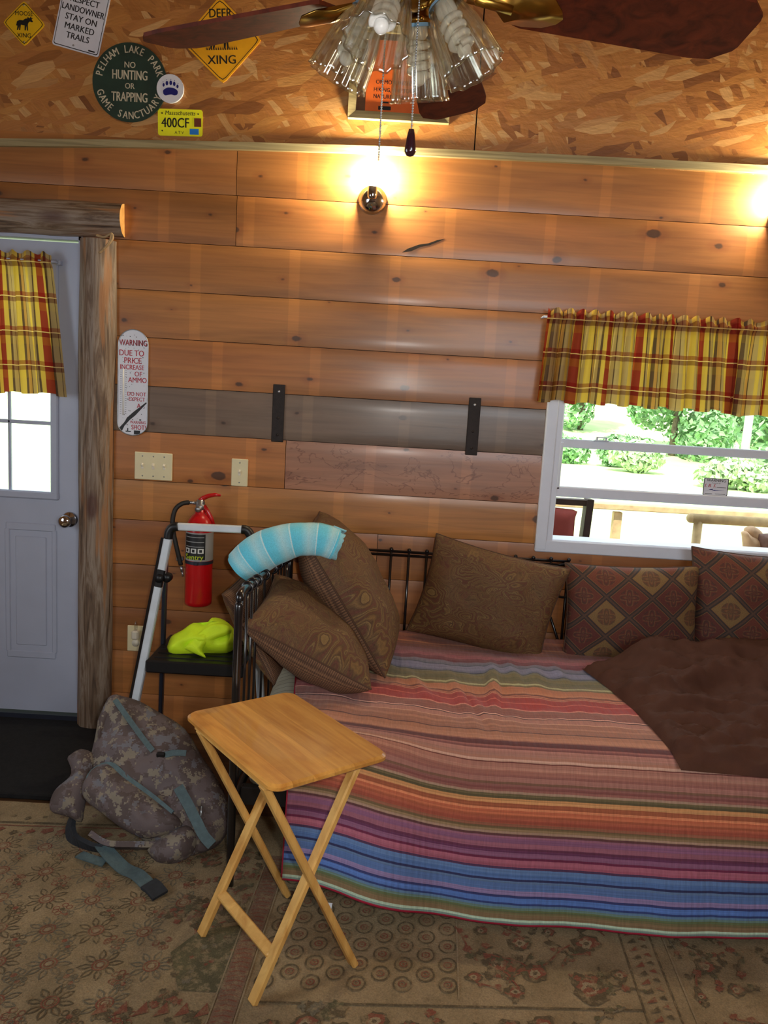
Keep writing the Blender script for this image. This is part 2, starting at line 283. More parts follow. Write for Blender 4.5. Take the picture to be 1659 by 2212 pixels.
def cloth(name, rgb, rough=0.85, scale=12, var=0.12, bump=0.25, gain=1.0, **ex):
    g = G(name); n1 = g.noise(g.coord(), scale, 4)
    col = g.mix(1.0, lin(rgb, gain), g.ramp(n1, [(0.3, 1-var), (0.7, 1+var)]), 'MULTIPLY')
    g.bsdf(col, rough, 0.0, g.bump(g.noise(g.coord(), 260, 2), bump, 0.003), **ex); M[name] = g.m
cloth('brown_cloth', (74, 46, 36), 0.8, Specular_IOR_Level=0.2)
cloth('hivis', (206, 240, 30), 0.7, gain=1.1, var=0.05)
cloth('doormat_pile', (16, 15, 15), 0.95, 60, 0.5)

def towel_mat():
    g = G('towel_cloth'); u, v, _ = g.sep(g.uv()); f = g.math('FRACT', g.math('MULTIPLY', u, 5.2))
    col = g.ramp(f, [(0.0, lin((96, 204, 230))), (0.30, lin((110, 210, 232))), (0.46, lin((146, 216, 230))), (0.60, lin((172, 220, 228))), (0.88, lin((140, 214, 230))), (0.93, lin((214, 238, 240))), (0.96, lin((96, 204, 230)))])
    n1 = g.noise(g.coord(), 300, 2); col = g.mix(1.0, col, g.ramp(n1, [(0.3, 0.86), (0.7, 1.08)]), 'MULTIPLY')
    g.bsdf(col, 0.9, 0.0, g.bump(n1, 0.5, 0.004), Sheen_Weight=0.3); M['towel_cloth'] = g.m
towel_mat()

def camo():
    g = G('camo_cloth'); co = g.coord(); sn = g.n('VectorMath', {0: co, 1: (0.0045, 0.0045, 0.0045)}, operation='SNAP').outputs[0]
    a = g.noise(sn, 15, 4, 0.62); b = g.noise(g.map(sn, loc=(3, 5, 7)), 19, 5, 0.66)
    col = g.ramp(a, [(0.0, lin((100, 88, 88))), (0.50, lin((84, 71, 68)))], 'CONSTANT')
    col = g.mix(g.math('GREATER_THAN', b, 0.56), col, lin((130, 120, 104)))
    col = g.mix(g.math('GREATER_THAN', g.noise(g.map(sn, loc=(9, 1, 2)), 18, 4, 0.62), 0.60), col, lin((108, 106, 112)))
    g.bsdf(col, 0.75, 0.0, g.bump(g.noise(co, 30, 4), 0.35, 0.01)); M['camo_cloth'] = g.m
camo()

# carpet: worn beige field and the motif inks
def rug_mats():
    def ink(name, rgb, alpha):
        g = G(name); co = g.coord()
        base = g.ramp(g.noise(co, 7, 5, 0.6), [(0.3, lin((122, 104, 74))), (0.7, lin((154, 134, 102)))])
        pile = g.noise(co, 240, 2); wear = g.noise(co, 55, 4, 0.65)
        col = base if rgb is None else g.mix(g.math('MULTIPLY', g.ramp(wear, [(0.36, 0.25), (0.52, 1.0)]), alpha), base, lin(rgb))
        if rgb is None:
            bl = g.noise(g.map(co, loc=(4, 2, 0)), 24, 4, 0.65); col = g.mix(g.ramp(bl, [(0.60, 0.0), (0.68, 0.4)]), col, lin((104, 84, 58)))
        col = g.mix(1.0, col, g.ramp(pile, [(0.3, 0.76), (0.7, 1.18)]), 'MULTIPLY')
        g.bsdf(col, 0.95, 0.0, g.bump(pile, 0.4, 0.004)); M[name] = g.m
    ink('rug_field', None, 0); ink('rug_olive', (74, 63, 42), 0.85); ink('rug_red', (120, 58, 42), 0.85); ink('rug_green', (84, 80, 54), 0.92)
    ink('rug_band', (112, 82, 66), 0.8); ink('rug_slate', (88, 86, 74), 0.75); ink('rug_pale', (150, 134, 108), 0.5)
rug_mats()

# the floor boards under the carpet
wood('floor_board', (70, 44, 26), (110, 74, 44), (2, 24, 24), 0.5)

# ------------------------------------------------------------------ mesh building
class MB:
    """collects shapes and links them as ONE mesh object"""
    def __init__(s): s.v = []; s.f = []; s.mi = []; s.sm = []; s.uv = {}; s.fc = []
    def add(s, vs_, fs, mi=0, smooth=False, uvs=None, tint=None):
        b = len(s.v); s.v += [tuple(q) for q in vs_]
        for f in fs:
            s.f.append([b+i for i in f]); s.mi.append(mi); s.sm.append(smooth); s.fc.append(tint)
        if uvs:
            for i, q in enumerate(uvs): s.uv[b+i] = q
        return s
    def box(s, c, d, rot=None, mi=0, bev=0.0, tint=None):
        hx, hy, hz = d[0]/2, d[1]/2, d[2]/2; R = rot if rot is not None else Matrix.Identity(3)
        if bev <= 0:
            vs_ = [Vector((x*hx, y*hy, z*hz)) for x in (-1, 1) for y in (-1, 1) for z in (-1, 1)]
            fs = [(0, 1, 3, 2), (4, 6, 7, 5), (0, 4, 5, 1), (2, 3, 7, 6), (0, 2, 6, 4), (1, 5, 7, 3)]
        else:
            b = min(bev, hx*0.9, hy*0.9, hz*0.9); vs_ = []; idx = {}
            for x in (-1, 1):
                for y in (-1, 1):
                    for z in (-1, 1):
                        for k in range(3):
                            q = [x*hx, y*hy, z*hz]
                            for j, sg in enumerate((x, y, z)):
                                if j != k: q[j] -= sg*b
                            idx[(x, y, z, k)] = len(vs_); vs_.append(Vector(q))
            fs = []
            for k in range(3):
                a, c_ = [j for j in range(3) if j != k]
                for sg in (-1, 1):
                    lp = []
                    for (p, q) in ((-1, -1), (1, -1), (1, 1), (-1, 1)):
                        t = [0, 0, 0]; t[k] = sg; t[a] = p; t[c_] = q; lp.append(idx[(*t, k)])
                    fs.append(tuple(lp if (sg > 0) == (k != 1) else lp[::-1]))
                for p in (-1, 1):
                    for q in (-1, 1):
                        t0 = [0, 0, 0]; t1 = [0, 0, 0]; t0[a] = t1[a] = p; t0[c_] = t1[c_] = q; t0[k] = -1; t1[k] = 1
                        fs.append((idx[(*t0, a)], idx[(*t1, a)], idx[(*t1, c_)], idx[(*t0, c_)]))
            for x in (-1, 1):
                for y in (-1, 1):
                    for z in (-1, 1): fs.append(tuple(idx[(x, y, z, k)] for k in range(3)))
        return s.add([R @ q + Vector(c) for q in vs_], fs, mi, False, None, tint)
    def bar(s, p0, p1, w, h, up=(0, 0, 1), mi=0, bev=0.002):
        """a rectangular stick between two points"""
        p0, p1 = Vector(p0), Vector(p1); z = (p1-p0).normalized(); x = Vector(up).cross(z)
        x = x.normalized() if x.length > 1e-5 else Vector((1, 0, 0)); y = z.cross(x)
        R = Matrix((x, y, z)).transposed()
        return s.box((p0+p1)/2, (w, h, (p1-p0).length), R, mi, bev)
    def tube(s, pts, r, seg=10, mi=0, cap=True, closed=False):
        pts = [Vector(p) for p in pts]; n = len(pts); rs = r if isinstance(r, (list, tuple)) else [r]*n
        vs_ = []; up = None
        for i, p in enumerate(pts):
            if closed: t = pts[(i+1) % n] - pts[i-1]
            else: t = pts[min(i+1, n-1)] - pts[max(i-1, 0)]
            t.normalize()
            if up is None: up = t.orthogonal().normalized()
            up = (up - t*up.dot(t)); up = up.normalized() if up.length > 1e-6 else t.orthogonal().normalized()
            w = t.cross(up)
            for k in range(seg):
                a = 2*PI*k/seg; vs_.append(p + (up*math.cos(a) + w*math.sin(a))*rs[i])
        fs = []
        for i in range(n if closed else n-1):
            j = (i+1) % n
            for k in range(seg): fs.append((i*seg+k, i*seg+(k+1) % seg, j*seg+(k+1) % seg, j*seg+k))
        if cap and not closed: fs.append(tuple(range(seg))[::-1]); fs.append(tuple((n-1)*seg+k for k in range(seg)))
        return s.add(vs_, fs, mi, True)
    def lathe(s, prof, mat=None, seg=24, mi=0, flute=None, smooth=True, cap=True):
        """profile of (radius, height) turned about local z"""
        mat = mat or Matrix.Identity(4); vs_ = []
        for (r, z) in prof:
            for k in range(seg):
                a = 2*PI*k/seg; q = r*(1 + (flute(a, z) if flute else 0)); vs_.append(mat @ Vector((q*math.cos(a), q*math.sin(a), z)))
        fs = [(i*seg+k, i*seg+(k+1) % seg, (i+1)*seg+(k+1) % seg, (i+1)*seg+k) for i in range(len(prof)-1) for k in range(seg)]
        if cap:
            if prof[0][0] > 1e-4: fs.append(tuple(range(seg))[::-1])
            if prof[-1][0] > 1e-4: fs.append(tuple((len(prof)-1)*seg+k for k in range(seg)))
        return s.add(vs_, fs, mi, smooth)
    def ball(s, c, r, seg=14, rings=8, mi=0, mat=None):
        sx = r if isinstance(r, (list, tuple)) else (r, r, r)
        m = Matrix.Translation(Vector(c)) @ (mat.to_4x4() if mat is not None else Matrix.Identity(4)) @ Matrix.Diagonal((*sx, 1))
        return s.lathe([(max(math.sin(PI*i/rings), 1e-5), -math.cos(PI*i/rings)) for i in range(rings+1)], m, seg, mi, cap=False)
    def torus(s, c, R, r, nrm=(0, 0, 1), seg=20, sub=8, mi=0):
        q = Vector(nrm).to_track_quat('Z', 'Y').to_matrix()
        return s.tube([Vector(c) + q @ Vector((R*math.cos(2*PI*k/seg), R*math.sin(2*PI*k/seg), 0)) for k in range(seg)], r, sub, mi, closed=True)
    def plate(s, pts, o, u, v, th, mi=0, z0=0.0):
        """flat outline (list of 2D) in the plane o + u*x + v*y, th thick towards u x v"""
        u, v = Vector(u), Vector(v); n = u.cross(v).normalized(); o = Vector(o); k = len(pts)
        a = [o + u*x + v*y + n*z0 for x, y in pts]; b = [q + n*th for q in a]
        fs = [tuple(range(k))[::-1], tuple(range(k, 2*k))] + [(i, (i+1) % k, k+(i+1) % k, k+i) for i in range(k)]
        return s.add(a+b, fs, mi)
    def grid(s, fn, nu, nv, mi=0, smooth=True, uvf=None, wrap=False):
        vs_ = []; uvs = []
        for j in range(nv+1):
            for i in range(nu+1):
                a, b = i/nu, j/nv; vs_.append(fn(a, b)); uvs.append(uvf(a, b) if uvf else (a, b))
        fs = [(j*(nu+1)+i, j*(nu+1)+i+1, (j+1)*(nu+1)+i+1, (j+1)*(nu+1)+i) for j in range(nv) for i in range(nu)]
        return s.add(vs_, fs, mi, smooth, uvs)
    def text(s, body, size, o, u=(1, 0, 0), v=(0, 0, 1), mi=0, align='CENTER', bold=0.0, sx=1.0, lift=0.0006, shear=0.0):
        cu = bpy.data.curves.new('lettering', 'FONT'); cu.body = body; cu.size = size; cu.align_x = align; cu.align_y = 'CENTER'
        cu.resolution_u = 3; cu.shear = shear
        ob = bpy.data.objects.new('lettering', cu); COL.objects.link(ob)
        dg = bpy.context.evaluated_depsgraph_get(); me = bpy.data.meshes.new_from_object(ob.evaluated_get(dg))
        u, v = Vector(u), Vector(v); n = u.cross(v).normalized(); o = Vector(o) + n*lift
        for k, d in enumerate((0.0, -1.0, 1.0) if bold > 0 else (0.0,)):        # heavier strokes: the letter again, a hair to either side
            s.add([o + n*k*4e-5 + u*(p.co.x*sx + d*bold*1.3*size) + v*p.co.y for p in me.vertices], [tuple(p.vertices) for p in me.polygons], mi)
        bpy.data.objects.remove(ob); bpy.data.curves.remove(cu); bpy.data.meshes.remove(me); return s
    def build(s, name, mats, parent=None):
        me = bpy.data.meshes.new(name); me.from_pydata(s.v, [], s.f)
        for m in (mats if isinstance(mats, (list, tuple)) else [mats]): me.materials.append(M[m] if isinstance(m, str) else m)
        for p, mi, sm in zip(me.polygons, s.mi, s.sm): p.material_index = mi; p.use_smooth = sm
        if s.uv:
            l = me.uv_layers.new(name='UVMap')
            for lp in me.loops: l.data[lp.index].uv = s.uv.get(lp.vertex_index, (0, 0))
        if any(t is not None for t in s.fc):
            at = me.attributes.new('tint', 'FLOAT_COLOR', 'FACE')
            for i, t in enumerate(s.fc): at.data[i].color = t or (0.3, 0.15, 0.06, 0)
        me.validate(); me.update()
        o = bpy.data.objects.new(name, me); COL.objects.link(o)
        if parent is not None: attach(o, parent)
        return o

def attach(o, parent):
    o.parent = parent
    m = Matrix.Identity(4); p = parent
    while p is not None: m = p.matrix_basis @ m if p.parent is None else p.matrix_parent_inverse @ p.matrix_basis @ m; p = p.parent
    o.matrix_parent_inverse = m.inverted()
def tag(o, label=None, cat=None, group=None, kind=None):
    if label: o['label'] = label
    if cat: o['category'] = cat
    if group: o['group'] = group
    if kind: o['kind'] = kind
    return o
def thing(name, label, cat, loc, group=None):
    o = bpy.data.objects.new(name, None); COL.objects.link(o); o.location = loc; o.empty_display_size = 0.05
    return tag(o, label, cat, group)
def struct(mb, name, mats, label, parent=None):
    return tag(mb.build(name, mats, parent), label, None, None, 'structure')
def copy_tree(o, parent=None):
    c = o.copy(); COL.objects.link(c)
    if parent is not None: c.parent = parent
    for ch in list(o.children): copy_tree(ch, c)
    return c
def bez(p0, p1, p2, p3, n=12):
    p0, p1, p2, p3 = map(Vector, (p0, p1, p2, p3))
    return [p0*(1-t)**3 + p1*3*t*(1-t)**2 + p2*3*t*t*(1-t) + p3*t**3 for t in (i/n for i in range(n+1))]
def smooth_path(pts, n=6):
    pts = [Vector(p) for p in pts]; P = [pts[0]] + pts + [pts[-1]]; out = []
    for i in range(1, len(P)-2):
        for k in range(n):
            t = k/n; a, b, c, d = P[i-1], P[i], P[i+1], P[i+2]
            out.append(0.5*((2*b) + (c-a)*t + (2*a-5*b+4*c-d)*t*t + (3*b-a-3*c+d)*t**3))
    return out + [pts[-1]]
def fbm(p, s, seed=0.0): return noise.fractal(Vector(p)*s + Vector((seed, seed*1.7, seed*0.3)), 1.0, 2.0, 3)
def inside(x, y, P):
    r = False; j = len(P)-1
    for i in range(len(P)):
        if (P[i][1] > y) != (P[j][1] > y) and x < (P[j][0]-P[i][0])*(y-P[i][1])/(P[j][1]-P[i][1]) + P[i][0]: r = not r
        j = i
    return r
def dist_edge(x, y, P):
    best = 1e9
    for i in range(len(P)):
        (ax, ay), (bx, by) = P[i], P[(i+1) % len(P)]; dx, dy = bx-ax, by-ay
        t = max(0.0, min(1.0, ((x-ax)*dx + (y-ay)*dy)/(dx*dx+dy*dy+1e-12))); best = min(best, math.hypot(x-ax-t*dx, y-ay-t*dy))
    return best
def round_outline(P, n=4):
    q = smooth_path([(*p, 0) for p in P] + [(*P[0], 0)], n); return [(a.x, a.y) for a in q[:-1]]
def puff(mb, P, o, u, v, front, back, R, rows=36, cols=30, lump=0.0, lscale=9, seed=0.0, mi=0, fold=None):
    """a stuffed body: the outline P in the plane (o, u, v), swelling by front / back away from the plane within R of its rim"""
    u, v = Vector(u).normalized(), Vector(v); v = (v - u*v.dot(u)).normalized(); n = u.cross(v); o = Vector(o)
    ys = [p[1] for p in P]; y0, y1 = min(ys)+1e-4, max(ys)-1e-4
    for side, T in ((1, front), (-1, back)):
        vs_ = []; uvs = []
        for j in range(rows+1):
            y = y0 + (y1-y0)*(0.5-0.5*math.cos(PI*j/rows)); xs = []
            for i in range(len(P)):
                (ax, ay), (bx, by) = P[i], P[(i+1) % len(P)]
                if (ay > y) != (by > y): xs.append(ax + (bx-ax)*(y-ay)/(by-ay))
            xa, xb = (min(xs), max(xs)) if xs else (0, 0)
            for i in range(cols+1):
                x = xa + (xb-xa)*(0.5-0.5*math.cos(PI*i/cols)); d = min(dist_edge(x, y, P)/R, 1.0)
                h = T*math.sqrt(max(0, 1-(1-d)**2)); q = o + u*x + v*y
                if lump: h += lump*d*fbm(q, lscale, seed+side)
                if fold: h += fold(x, y)*d
                vs_.append(q + n*h*side); uvs.append((x, y))
        fs = []
        for j in range(rows):
            for i in range(cols):
                a = j*(cols+1)+i; f = (a, a+1, a+cols+2, a+cols+1); fs.append(f if side > 0 else f[::-1])
        mb.add(vs_, fs, mi, True, uvs)
    return mb
def ribbon(mb, pts, w, th, side=(1, 0, 0), mi=0):
    """a strap of width w along a path"""
    pts = smooth_path(pts, 5); n = len(pts); L = []
    for i, p in enumerate(pts):
        t = (pts[min(i+1, n-1)] - pts[max(i-1, 0)]).normalized(); s_ = Vector(side[min(i*len(side)//n, len(side)-1)] if isinstance(side[0], (tuple, list)) else side)
        s_ = (s_ - t*s_.dot(t)).normalized(); nn = t.cross(s_); L.append([p+s_*w/2+nn*th/2, p-s_*w/2+nn*th/2, p-s_*w/2-nn*th/2, p+s_*w/2-nn*th/2])
    vs_ = [q for r in L for q in r]; fs = [(i*4+k, i*4+(k+1) % 4, i*4+4+(k+1) % 4, i*4+4+k) for i in range(n-1) for k in range(4)]
    fs += [(3, 2, 1, 0), ((n-1)*4, (n-1)*4+1, (n-1)*4+2, (n-1)*4+3)]
    return mb.add(vs_, fs, mi, False)
def circle(cx, cy, r, n=40, ry=None): return [(cx + r*math.cos(2*PI*k/n), cy + (ry or r)*math.sin(2*PI*k/n)) for k in range(n)]

# ------------------------------------------------------------------ the room
mb = MB(); mb.box((-0.1, -2.2, -0.055), (5.2, 4.6, 0.1)); struct(mb, 'floor', 'floor_board', 'brown board floor under the carpet')
mb = MB(); mb.box((-0.1, -2.2, 3.65), (5.2, 4.6, 0.1)); struct(mb, 'ceiling', 'room_paint', 'wood ceiling above the fan')
mb = MB()
for (y0, y1, z0, z1) in ((-4.5, -3.1, 0, 3.6), (-1.7, 0.1, 0, 3.6), (-3.1, -1.7, 0, 0.9), (-3.1, -1.7, 2.1, 3.6)): mb.box((-2.65, (y0+y1)/2, (z0+z1)/2), (0.1, y1-y0, z1-z0))
struct(mb, 'wall_left', 'room_paint', 'side wall left of the door, out of the picture, with an added opening')  # opening added to hold the side fill lamp
mb = MB(); mb.box((2.45, -2.2, 1.8), (0.1, 4.6, 3.6)); struct(mb, 'wall_right', 'room_paint', 'side wall right of the bed, out of the picture')
mb = MB()
for (x0, x1, z0, z1) in ((-2.6, 0.45, 0, 3.6), (1.75, 2.4, 0, 3.6), (0.45, 1.75, 0, 1.4), (0.45, 1.75, 2.4, 3.6)): mb.box(((x0+x1)/2, -4.45, (z0+z1)/2), (x1-x0, 0.1, z1-z0))
struct(mb, 'wall_rear', 'room_paint', 'wall behind the camera with an assumed window opening')  # window opening is assumed, made to hold the rear fill lamp

WX0, WX1, WZ0, WZ1 = 0.675, 2.15, 0.955, 1.86          # rough opening of the window
DX0, DX1, DZ1 = -2.22, -1.30, 2.10                      # of the door
def spans(z0, z1):
    segs = [(-2.6, 2.4)]
    for (a, b, c, d) in ((WX0, WX1, WZ0, WZ1), (DX0, DX1, -1, DZ1)):
        if z1 <= c or z0 >= d: continue
        segs = [q for (p, r) in segs for q in ((p, min(a, r)), (max(b, p), r)) if q[1]-q[0] > 0.001]
    return segs
rnd = random.Random(4)
ZB = [2.515, 2.303, 2.106, 1.912, 1.720, 1.521, 1.329, 1.122, 0.950, 0.755, 0.560, 0.365, 0.17, -0.005]
HUE = [tuple(0.94*q for q in h) for h in [(176, 114, 56), (174, 112, 56), (178, 116, 58), (180, 118, 58), (176, 112, 54), (118, 96, 78), (164, 106, 68), (186, 124, 60), (174, 110, 54), (168, 108, 56), (162, 102, 52), (180, 118, 62), (172, 110, 58)]]
mb = MB()
for k in range(len(ZB)-1):
    z1, z0 = ZB[k]-0.0012, ZB[k+1]+0.0012
    for (xa, xb) in spans(z0, z1):
        cuts = [xa, xb]
        if k < 2 and xa < -0.67 < xb: cuts = [xa, -0.672 + 0.004*k, xb]
        if k == 5 and xa < 0.2: cuts = [xa, xb]
        if k == 6 and xa < -0.42 < xb: cuts = [xa, -0.43, xb]
        if k == 8 and xa < 0.2 < xb: cuts = [xa, -0.02, xb]
        for j in range(len(cuts)-1):
            a, b = cuts[j]+0.0012, cuts[j+1]-0.0012; c = lin(HUE[k], rnd.uniform(0.9, 1.12))
            if k == 6 and j == 1: c = lin((168, 118, 90), 1.05)
            if k == 6 and j == 0: c = lin((178, 112, 54))
            if k == 5 and b < -1.0: c = lin((118, 96, 78))
            cup = 0.0011 if k not in (5, 6) else 0.0005; r = (*c[:3], rnd.random()); n = 8; prof = []
            for i in range(n+1):
                t = i/n; prof.append((-0.001 - cup*(1-(2*t-1)**2) + (0.003 if i in (0, n) else 0), z0 + (z1-z0)*t))
            prof += [(0.018, z1), (0.018, z0)]; m = len(prof)
            vs_ = [(a, y, z) for y, z in prof] + [(b, y, z) for y, z in prof]
            mb.add(vs_, [(i, m+i, m+i+1, i+1) for i in range(n)], 0, True, None, r)
            mb.add(vs_, [tuple(range(m)), tuple(range(m, 2*m))[::-1], (n, m+n, m+n+1, n+1), (n+2, m+n+2, m, 0)], 0, False, None, r)
for (z0, z1) in ((-0.1, WZ0), (WZ0, WZ1), (WZ1, DZ1), (DZ1, 3.6)):
    for (xa, xb) in spans(z0+0.001, z1-0.001): mb.box(((xa+xb)/2, 0.075, (z0+z1)/2), (xb-xa, 0.11, z1-z0), None, 1)
mb.plate([(0.01, 2.119), (0.032, 2.135), (0.077, 2.154), (0.115, 2.161), (0.151, 2.176), (0.183, 2.183), (0.154, 2.169), (0.121, 2.154), (0.084, 2.145), (0.047, 2.126)], (0, -0.0026, 0), (1, 0, 0), (0, 0, 1), 0.0006, 1)
struct(mb, 'wall_back', ['pine', 'shadow_gap'], 'varnished knotty pine board wall')
mb = MB()
for (xa, xb) in ((-2.6, 0.272), (0.277, 2.4)): mb.box(((xa+xb)/2, 0.008, 3.04), (xb-xa, 0.016, 1.09))
struct(mb, 'wall_upper', 'strand_board', 'strand board panels above the pine boards')
mb = MB(); path = [(-2.6, 2.425), (-1.63, 2.449), (-1.1, 2.474), (-0.67, 2.490), (-0.086, 2.506), (0.675, 2.515), (1.45, 2.520), (2.4, 2.52)]
for (xa, za), (xb, zb) in zip(path, path[1:]):
    q = [(xa, -0.020, za-0.015), (xa, -0.020, za+0.013), (xa, 0.0, za+0.017), (xa, 0.0, za-0.015), (xb, -0.020, zb-0.015), (xb, -0.020, zb+0.013), (xb, 0.0, zb+0.017), (xb, 0.0, zb-0.015)]
    mb.add(q, [(0, 4, 5, 1), (1, 5, 6, 2), (3, 7, 4, 0), (2, 6, 7, 3)] + ([(0, 1, 2, 3)] if xa < -2.5 else []) + ([(7, 6, 5, 4)] if xb > 2.3 else []))
struct(mb, 'trim_1', 'trim_wood', 'thin weathered wood strip between strand board and pine')

# ---- window
win = tag(bpy.data.objects.new('window_1', None), 'white vinyl window with its lower sash raised', None, None, 'structure'); COL.objects.link(win); win.location = (1.4, 0, 0.93)
mb = MB(); t = 0.045
mb.box((0.6765, -0.006, 1.405), (0.047, 0.03, 0.955), None, 0, 0.004); mb.box((2.17, -0.006, 1.405), (0.047, 0.03, 0.955), None, 0, 0.004)
mb.box((1.42, -0.0045, 0.945), (1.534, 0.03, 0.052), None, 0, 0.004); mb.box((1.42, -0.006, 1.875), (1.54, 0.03, 0.047), None, 0, 0.004)
mb.box((0.712, 0.04, 1.41), (0.026, 0.11, 0.90), None, 0, 0.003); mb.box((2.135, 0.04, 1.41), (0.026, 0.11, 0.90), None, 0, 0.003)
mb.box((1.42, 0.05, 0.966), (1.44, 0.12, 0.016), None, 0, 0.003)
mb.build('window_frame', 'vinyl', win)
mb = MB(); mb.box((1.42, 0.045, 1.385), (1.40, 0.035, 0.036), None, 0, 0.004); mb.box((0.73, 0.045, 1.62), (0.012, 0.035, 0.44), None, 0, 0.002)
up = mb.build('upper_sash', 'vinyl', win)
mb = MB(); mb.box((1.42, 0.047, 1.62), (1.38, 0.004, 0.44)); mb.build('pane', 'pane_glass', up)
mb = MB(); mb.box((1.42, 0.012, 1.181), (1.40, 0.032, 0.044), None, 0, 0.005); mb.box((0.730, 0.012, 1.29), (0.014, 0.032, 0.20), None, 0, 0.002)
lo = mb.build('lower_sash', 'vinyl', win)
mb = MB(); mb.box((1.42, 0.014, 1.285), (1.38, 0.004, 0.17)); mb.build('pane', 'pane_glass', lo)
mb = MB(); mb.box((0.90, 0.02, 1.404), (0.06, 0.02, 0.006), None, 0, 0.001); mb.box((0.88, 0.018, 1.411), (0.008, 0.012, 0.012)); mb.box((0.918, 0.018, 1.411), (0.008, 0.012, 0.012)); mb.box((0.90, 0.018, 1.418), (0.044, 0.012, 0.005))
mb.build('latch', 'steel', win)

# ---- door
door = tag(bpy.data.objects.new('door_1', None), 'white half glass entry door', None, None, 'structure'); COL.objects.link(door); door.location = (-1.75, 0.04, 0.0)
GX0, GX1, GZ0, GZ1 = -2.10, -1.432, 1.04, 1.985
mb = MB()
for (a, b, c, d) in ((-2.205, GX0, 0.05, 2.085), (GX1, -1.316, 0.05, 2.085), (GX0, GX1, 0.05, GZ0), (GX0, GX1, GZ1, 2.085)): mb.box(((a+b)/2, 0.05, (c+d)/2), (b-a, 0.044, d-c))
mb.build('door_slab', 'white_paint', door)
mb = MB()
for (c, d) in (((GX0+GX1)/2, GZ0-0.012), ((GX0+GX1)/2, GZ1+0.012)): mb.box((c, 0.026, d), (GX1-GX0+0.06, 0.02, 0.034), None, 0, 0.006)
for c in (GX0-0.012, GX1+0.012): mb.box((c, 0.0268, (GZ0+GZ1)/2), (0.034, 0.02, GZ1-GZ0+0.06), None, 0, 0.006)
lf = mb.build('lite_frame', 'white_paint', door)
mb = MB(); mb.box(((GX0+GX1)/2, 0.05, (GZ0+GZ1)/2), (GX1-GX0, 0.006, GZ1-GZ0)); mb.build('pane', 'pane_glass', lf)
mb = MB()
for z in (1.338, 1.66): mb.box(((GX0+GX1)/2, 0.04, z), (GX1-GX0, 0.016, 0.016), None, 0, 0.003)
for x in (-1.875, -1.618): mb.box((x, 0.04, (GZ0+GZ1)/2), (0.012, 0.016, GZ1-GZ0), None, 0, 0.003)
mb.build('muntin_grid', 'white_paint', lf)
for cx in (-1.525, -1.99):
    mb = MB(); w, h, zc = 0.205, 0.575, 0.60
    for dx, dz, sx, sz in ((0, h/2, w, 0.022), (0, -h/2, w, 0.022), (-w/2, 0, 0.022, h), (w/2, 0, 0.022, h)): mb.box((cx+dx, 0.026+(0.0008 if dx else 0), zc+dz), (sx+(0.011 if not dx else 0), 0.008, sz+(0.011 if not dx else -0.02)), None, 0, 0.0035)
    mb.box((cx, 0.027, zc), (w-0.07, 0.007, h-0.085), None, 0, 0.0032)
    mb.build('raised_panel', 'white_paint', door)
kx, kz = -1.355, 0.93
mb = MB(); m = Matrix.Translation((kx, 0.028, kz)) @ Matrix.Rotation(PI/2, 4, 'X')
mb.lathe([(0.034, 0.0), (0.034, 0.006), (0.030, 0.010), (0.012, 0.014), (0.011, 0.034), (0.020, 0.040), (0.027, 0.050), (0.028, 0.060), (0.024, 0.068), (0.012, 0.072), (0.0, 0.0725)], m, 28)
mb.build('door_knob', 'chrome', door)
mb = MB(); mb.box((-1.3115, 0.035, 0.93), (0.008, 0.03, 0.14)); mb.build('strike_plate', 'black_plastic', door)
mb = MB(); mb.box((-1.303, 0.05, 1.06), (0.016, 0.09, 2.12)); mb.box((-2.213, 0.05, 1.06), (0.014, 0.09, 2.12)); mb.box((-1.76, 0.05, 2.102), (0.92, 0.09, 0.018)); mb.build('door_jamb', 'white_paint', door)
mb = MB(); mb.box((-1.76, 0.05, 0.025), (0.9, 0.10, 0.04)); mb.build('threshold', 'dark_steel', door)
# log casing
def half_log(mb, p0, p1, r, seed, seg=22, n=40):
    p0, p1 = Vector(p0), Vector(p1); ax = (p1-p0).normalized(); sd = ax.cross(Vector((0, -1, 0))).normalized(); vs_ = []
    for i in range(n+1):
        p = p0 + (p1-p0)*(i/n); rr = r*(1 + 0.07*noise.noise(Vector((i*0.14, seed, 0)))); off = sd*0.006*noise.noise(Vector((i*0.1, seed+9, 0)))
        for k in range(seg+1):
            a = PI*k/seg; q = rr*(1 + 0.05*noise.noise(Vector((math.cos(a)*2.5, math.sin(a)*2.5, i*0.12+seed))))
            vs_.append(p + off + sd*math.cos(a)*q + Vector((0, -1, 0))*math.sin(a)*q*0.92)
    w = seg+1; fs = [(i*w+k, i*w+k+1, (i+1)*w+k+1, (i+1)*w+k) for i in range(n) for k in range(seg)]
    mb.add(vs_, fs, 0, True); mb.add(vs_, [tuple(range(w))[::-1], tuple(n*w+k for k in range(w))], 1)
mb = MB(); half_log(mb, (-1.232, 0.0, 0.0), (-1.228, 0.0, 2.095), 0.074, 2.0); struct(mb, 'trim_2', ['log_bark', 'cut_end'], 'weathered half log post beside the door')
mb = MB(); half_log(mb, (-2.45, 0.0, 2.158), (-1.122, -0.0, 2.180), 0.068, 7.0); struct(mb, 'trim_3', ['log_bark_level', 'cut_end'], 'weathered half log header over the door')

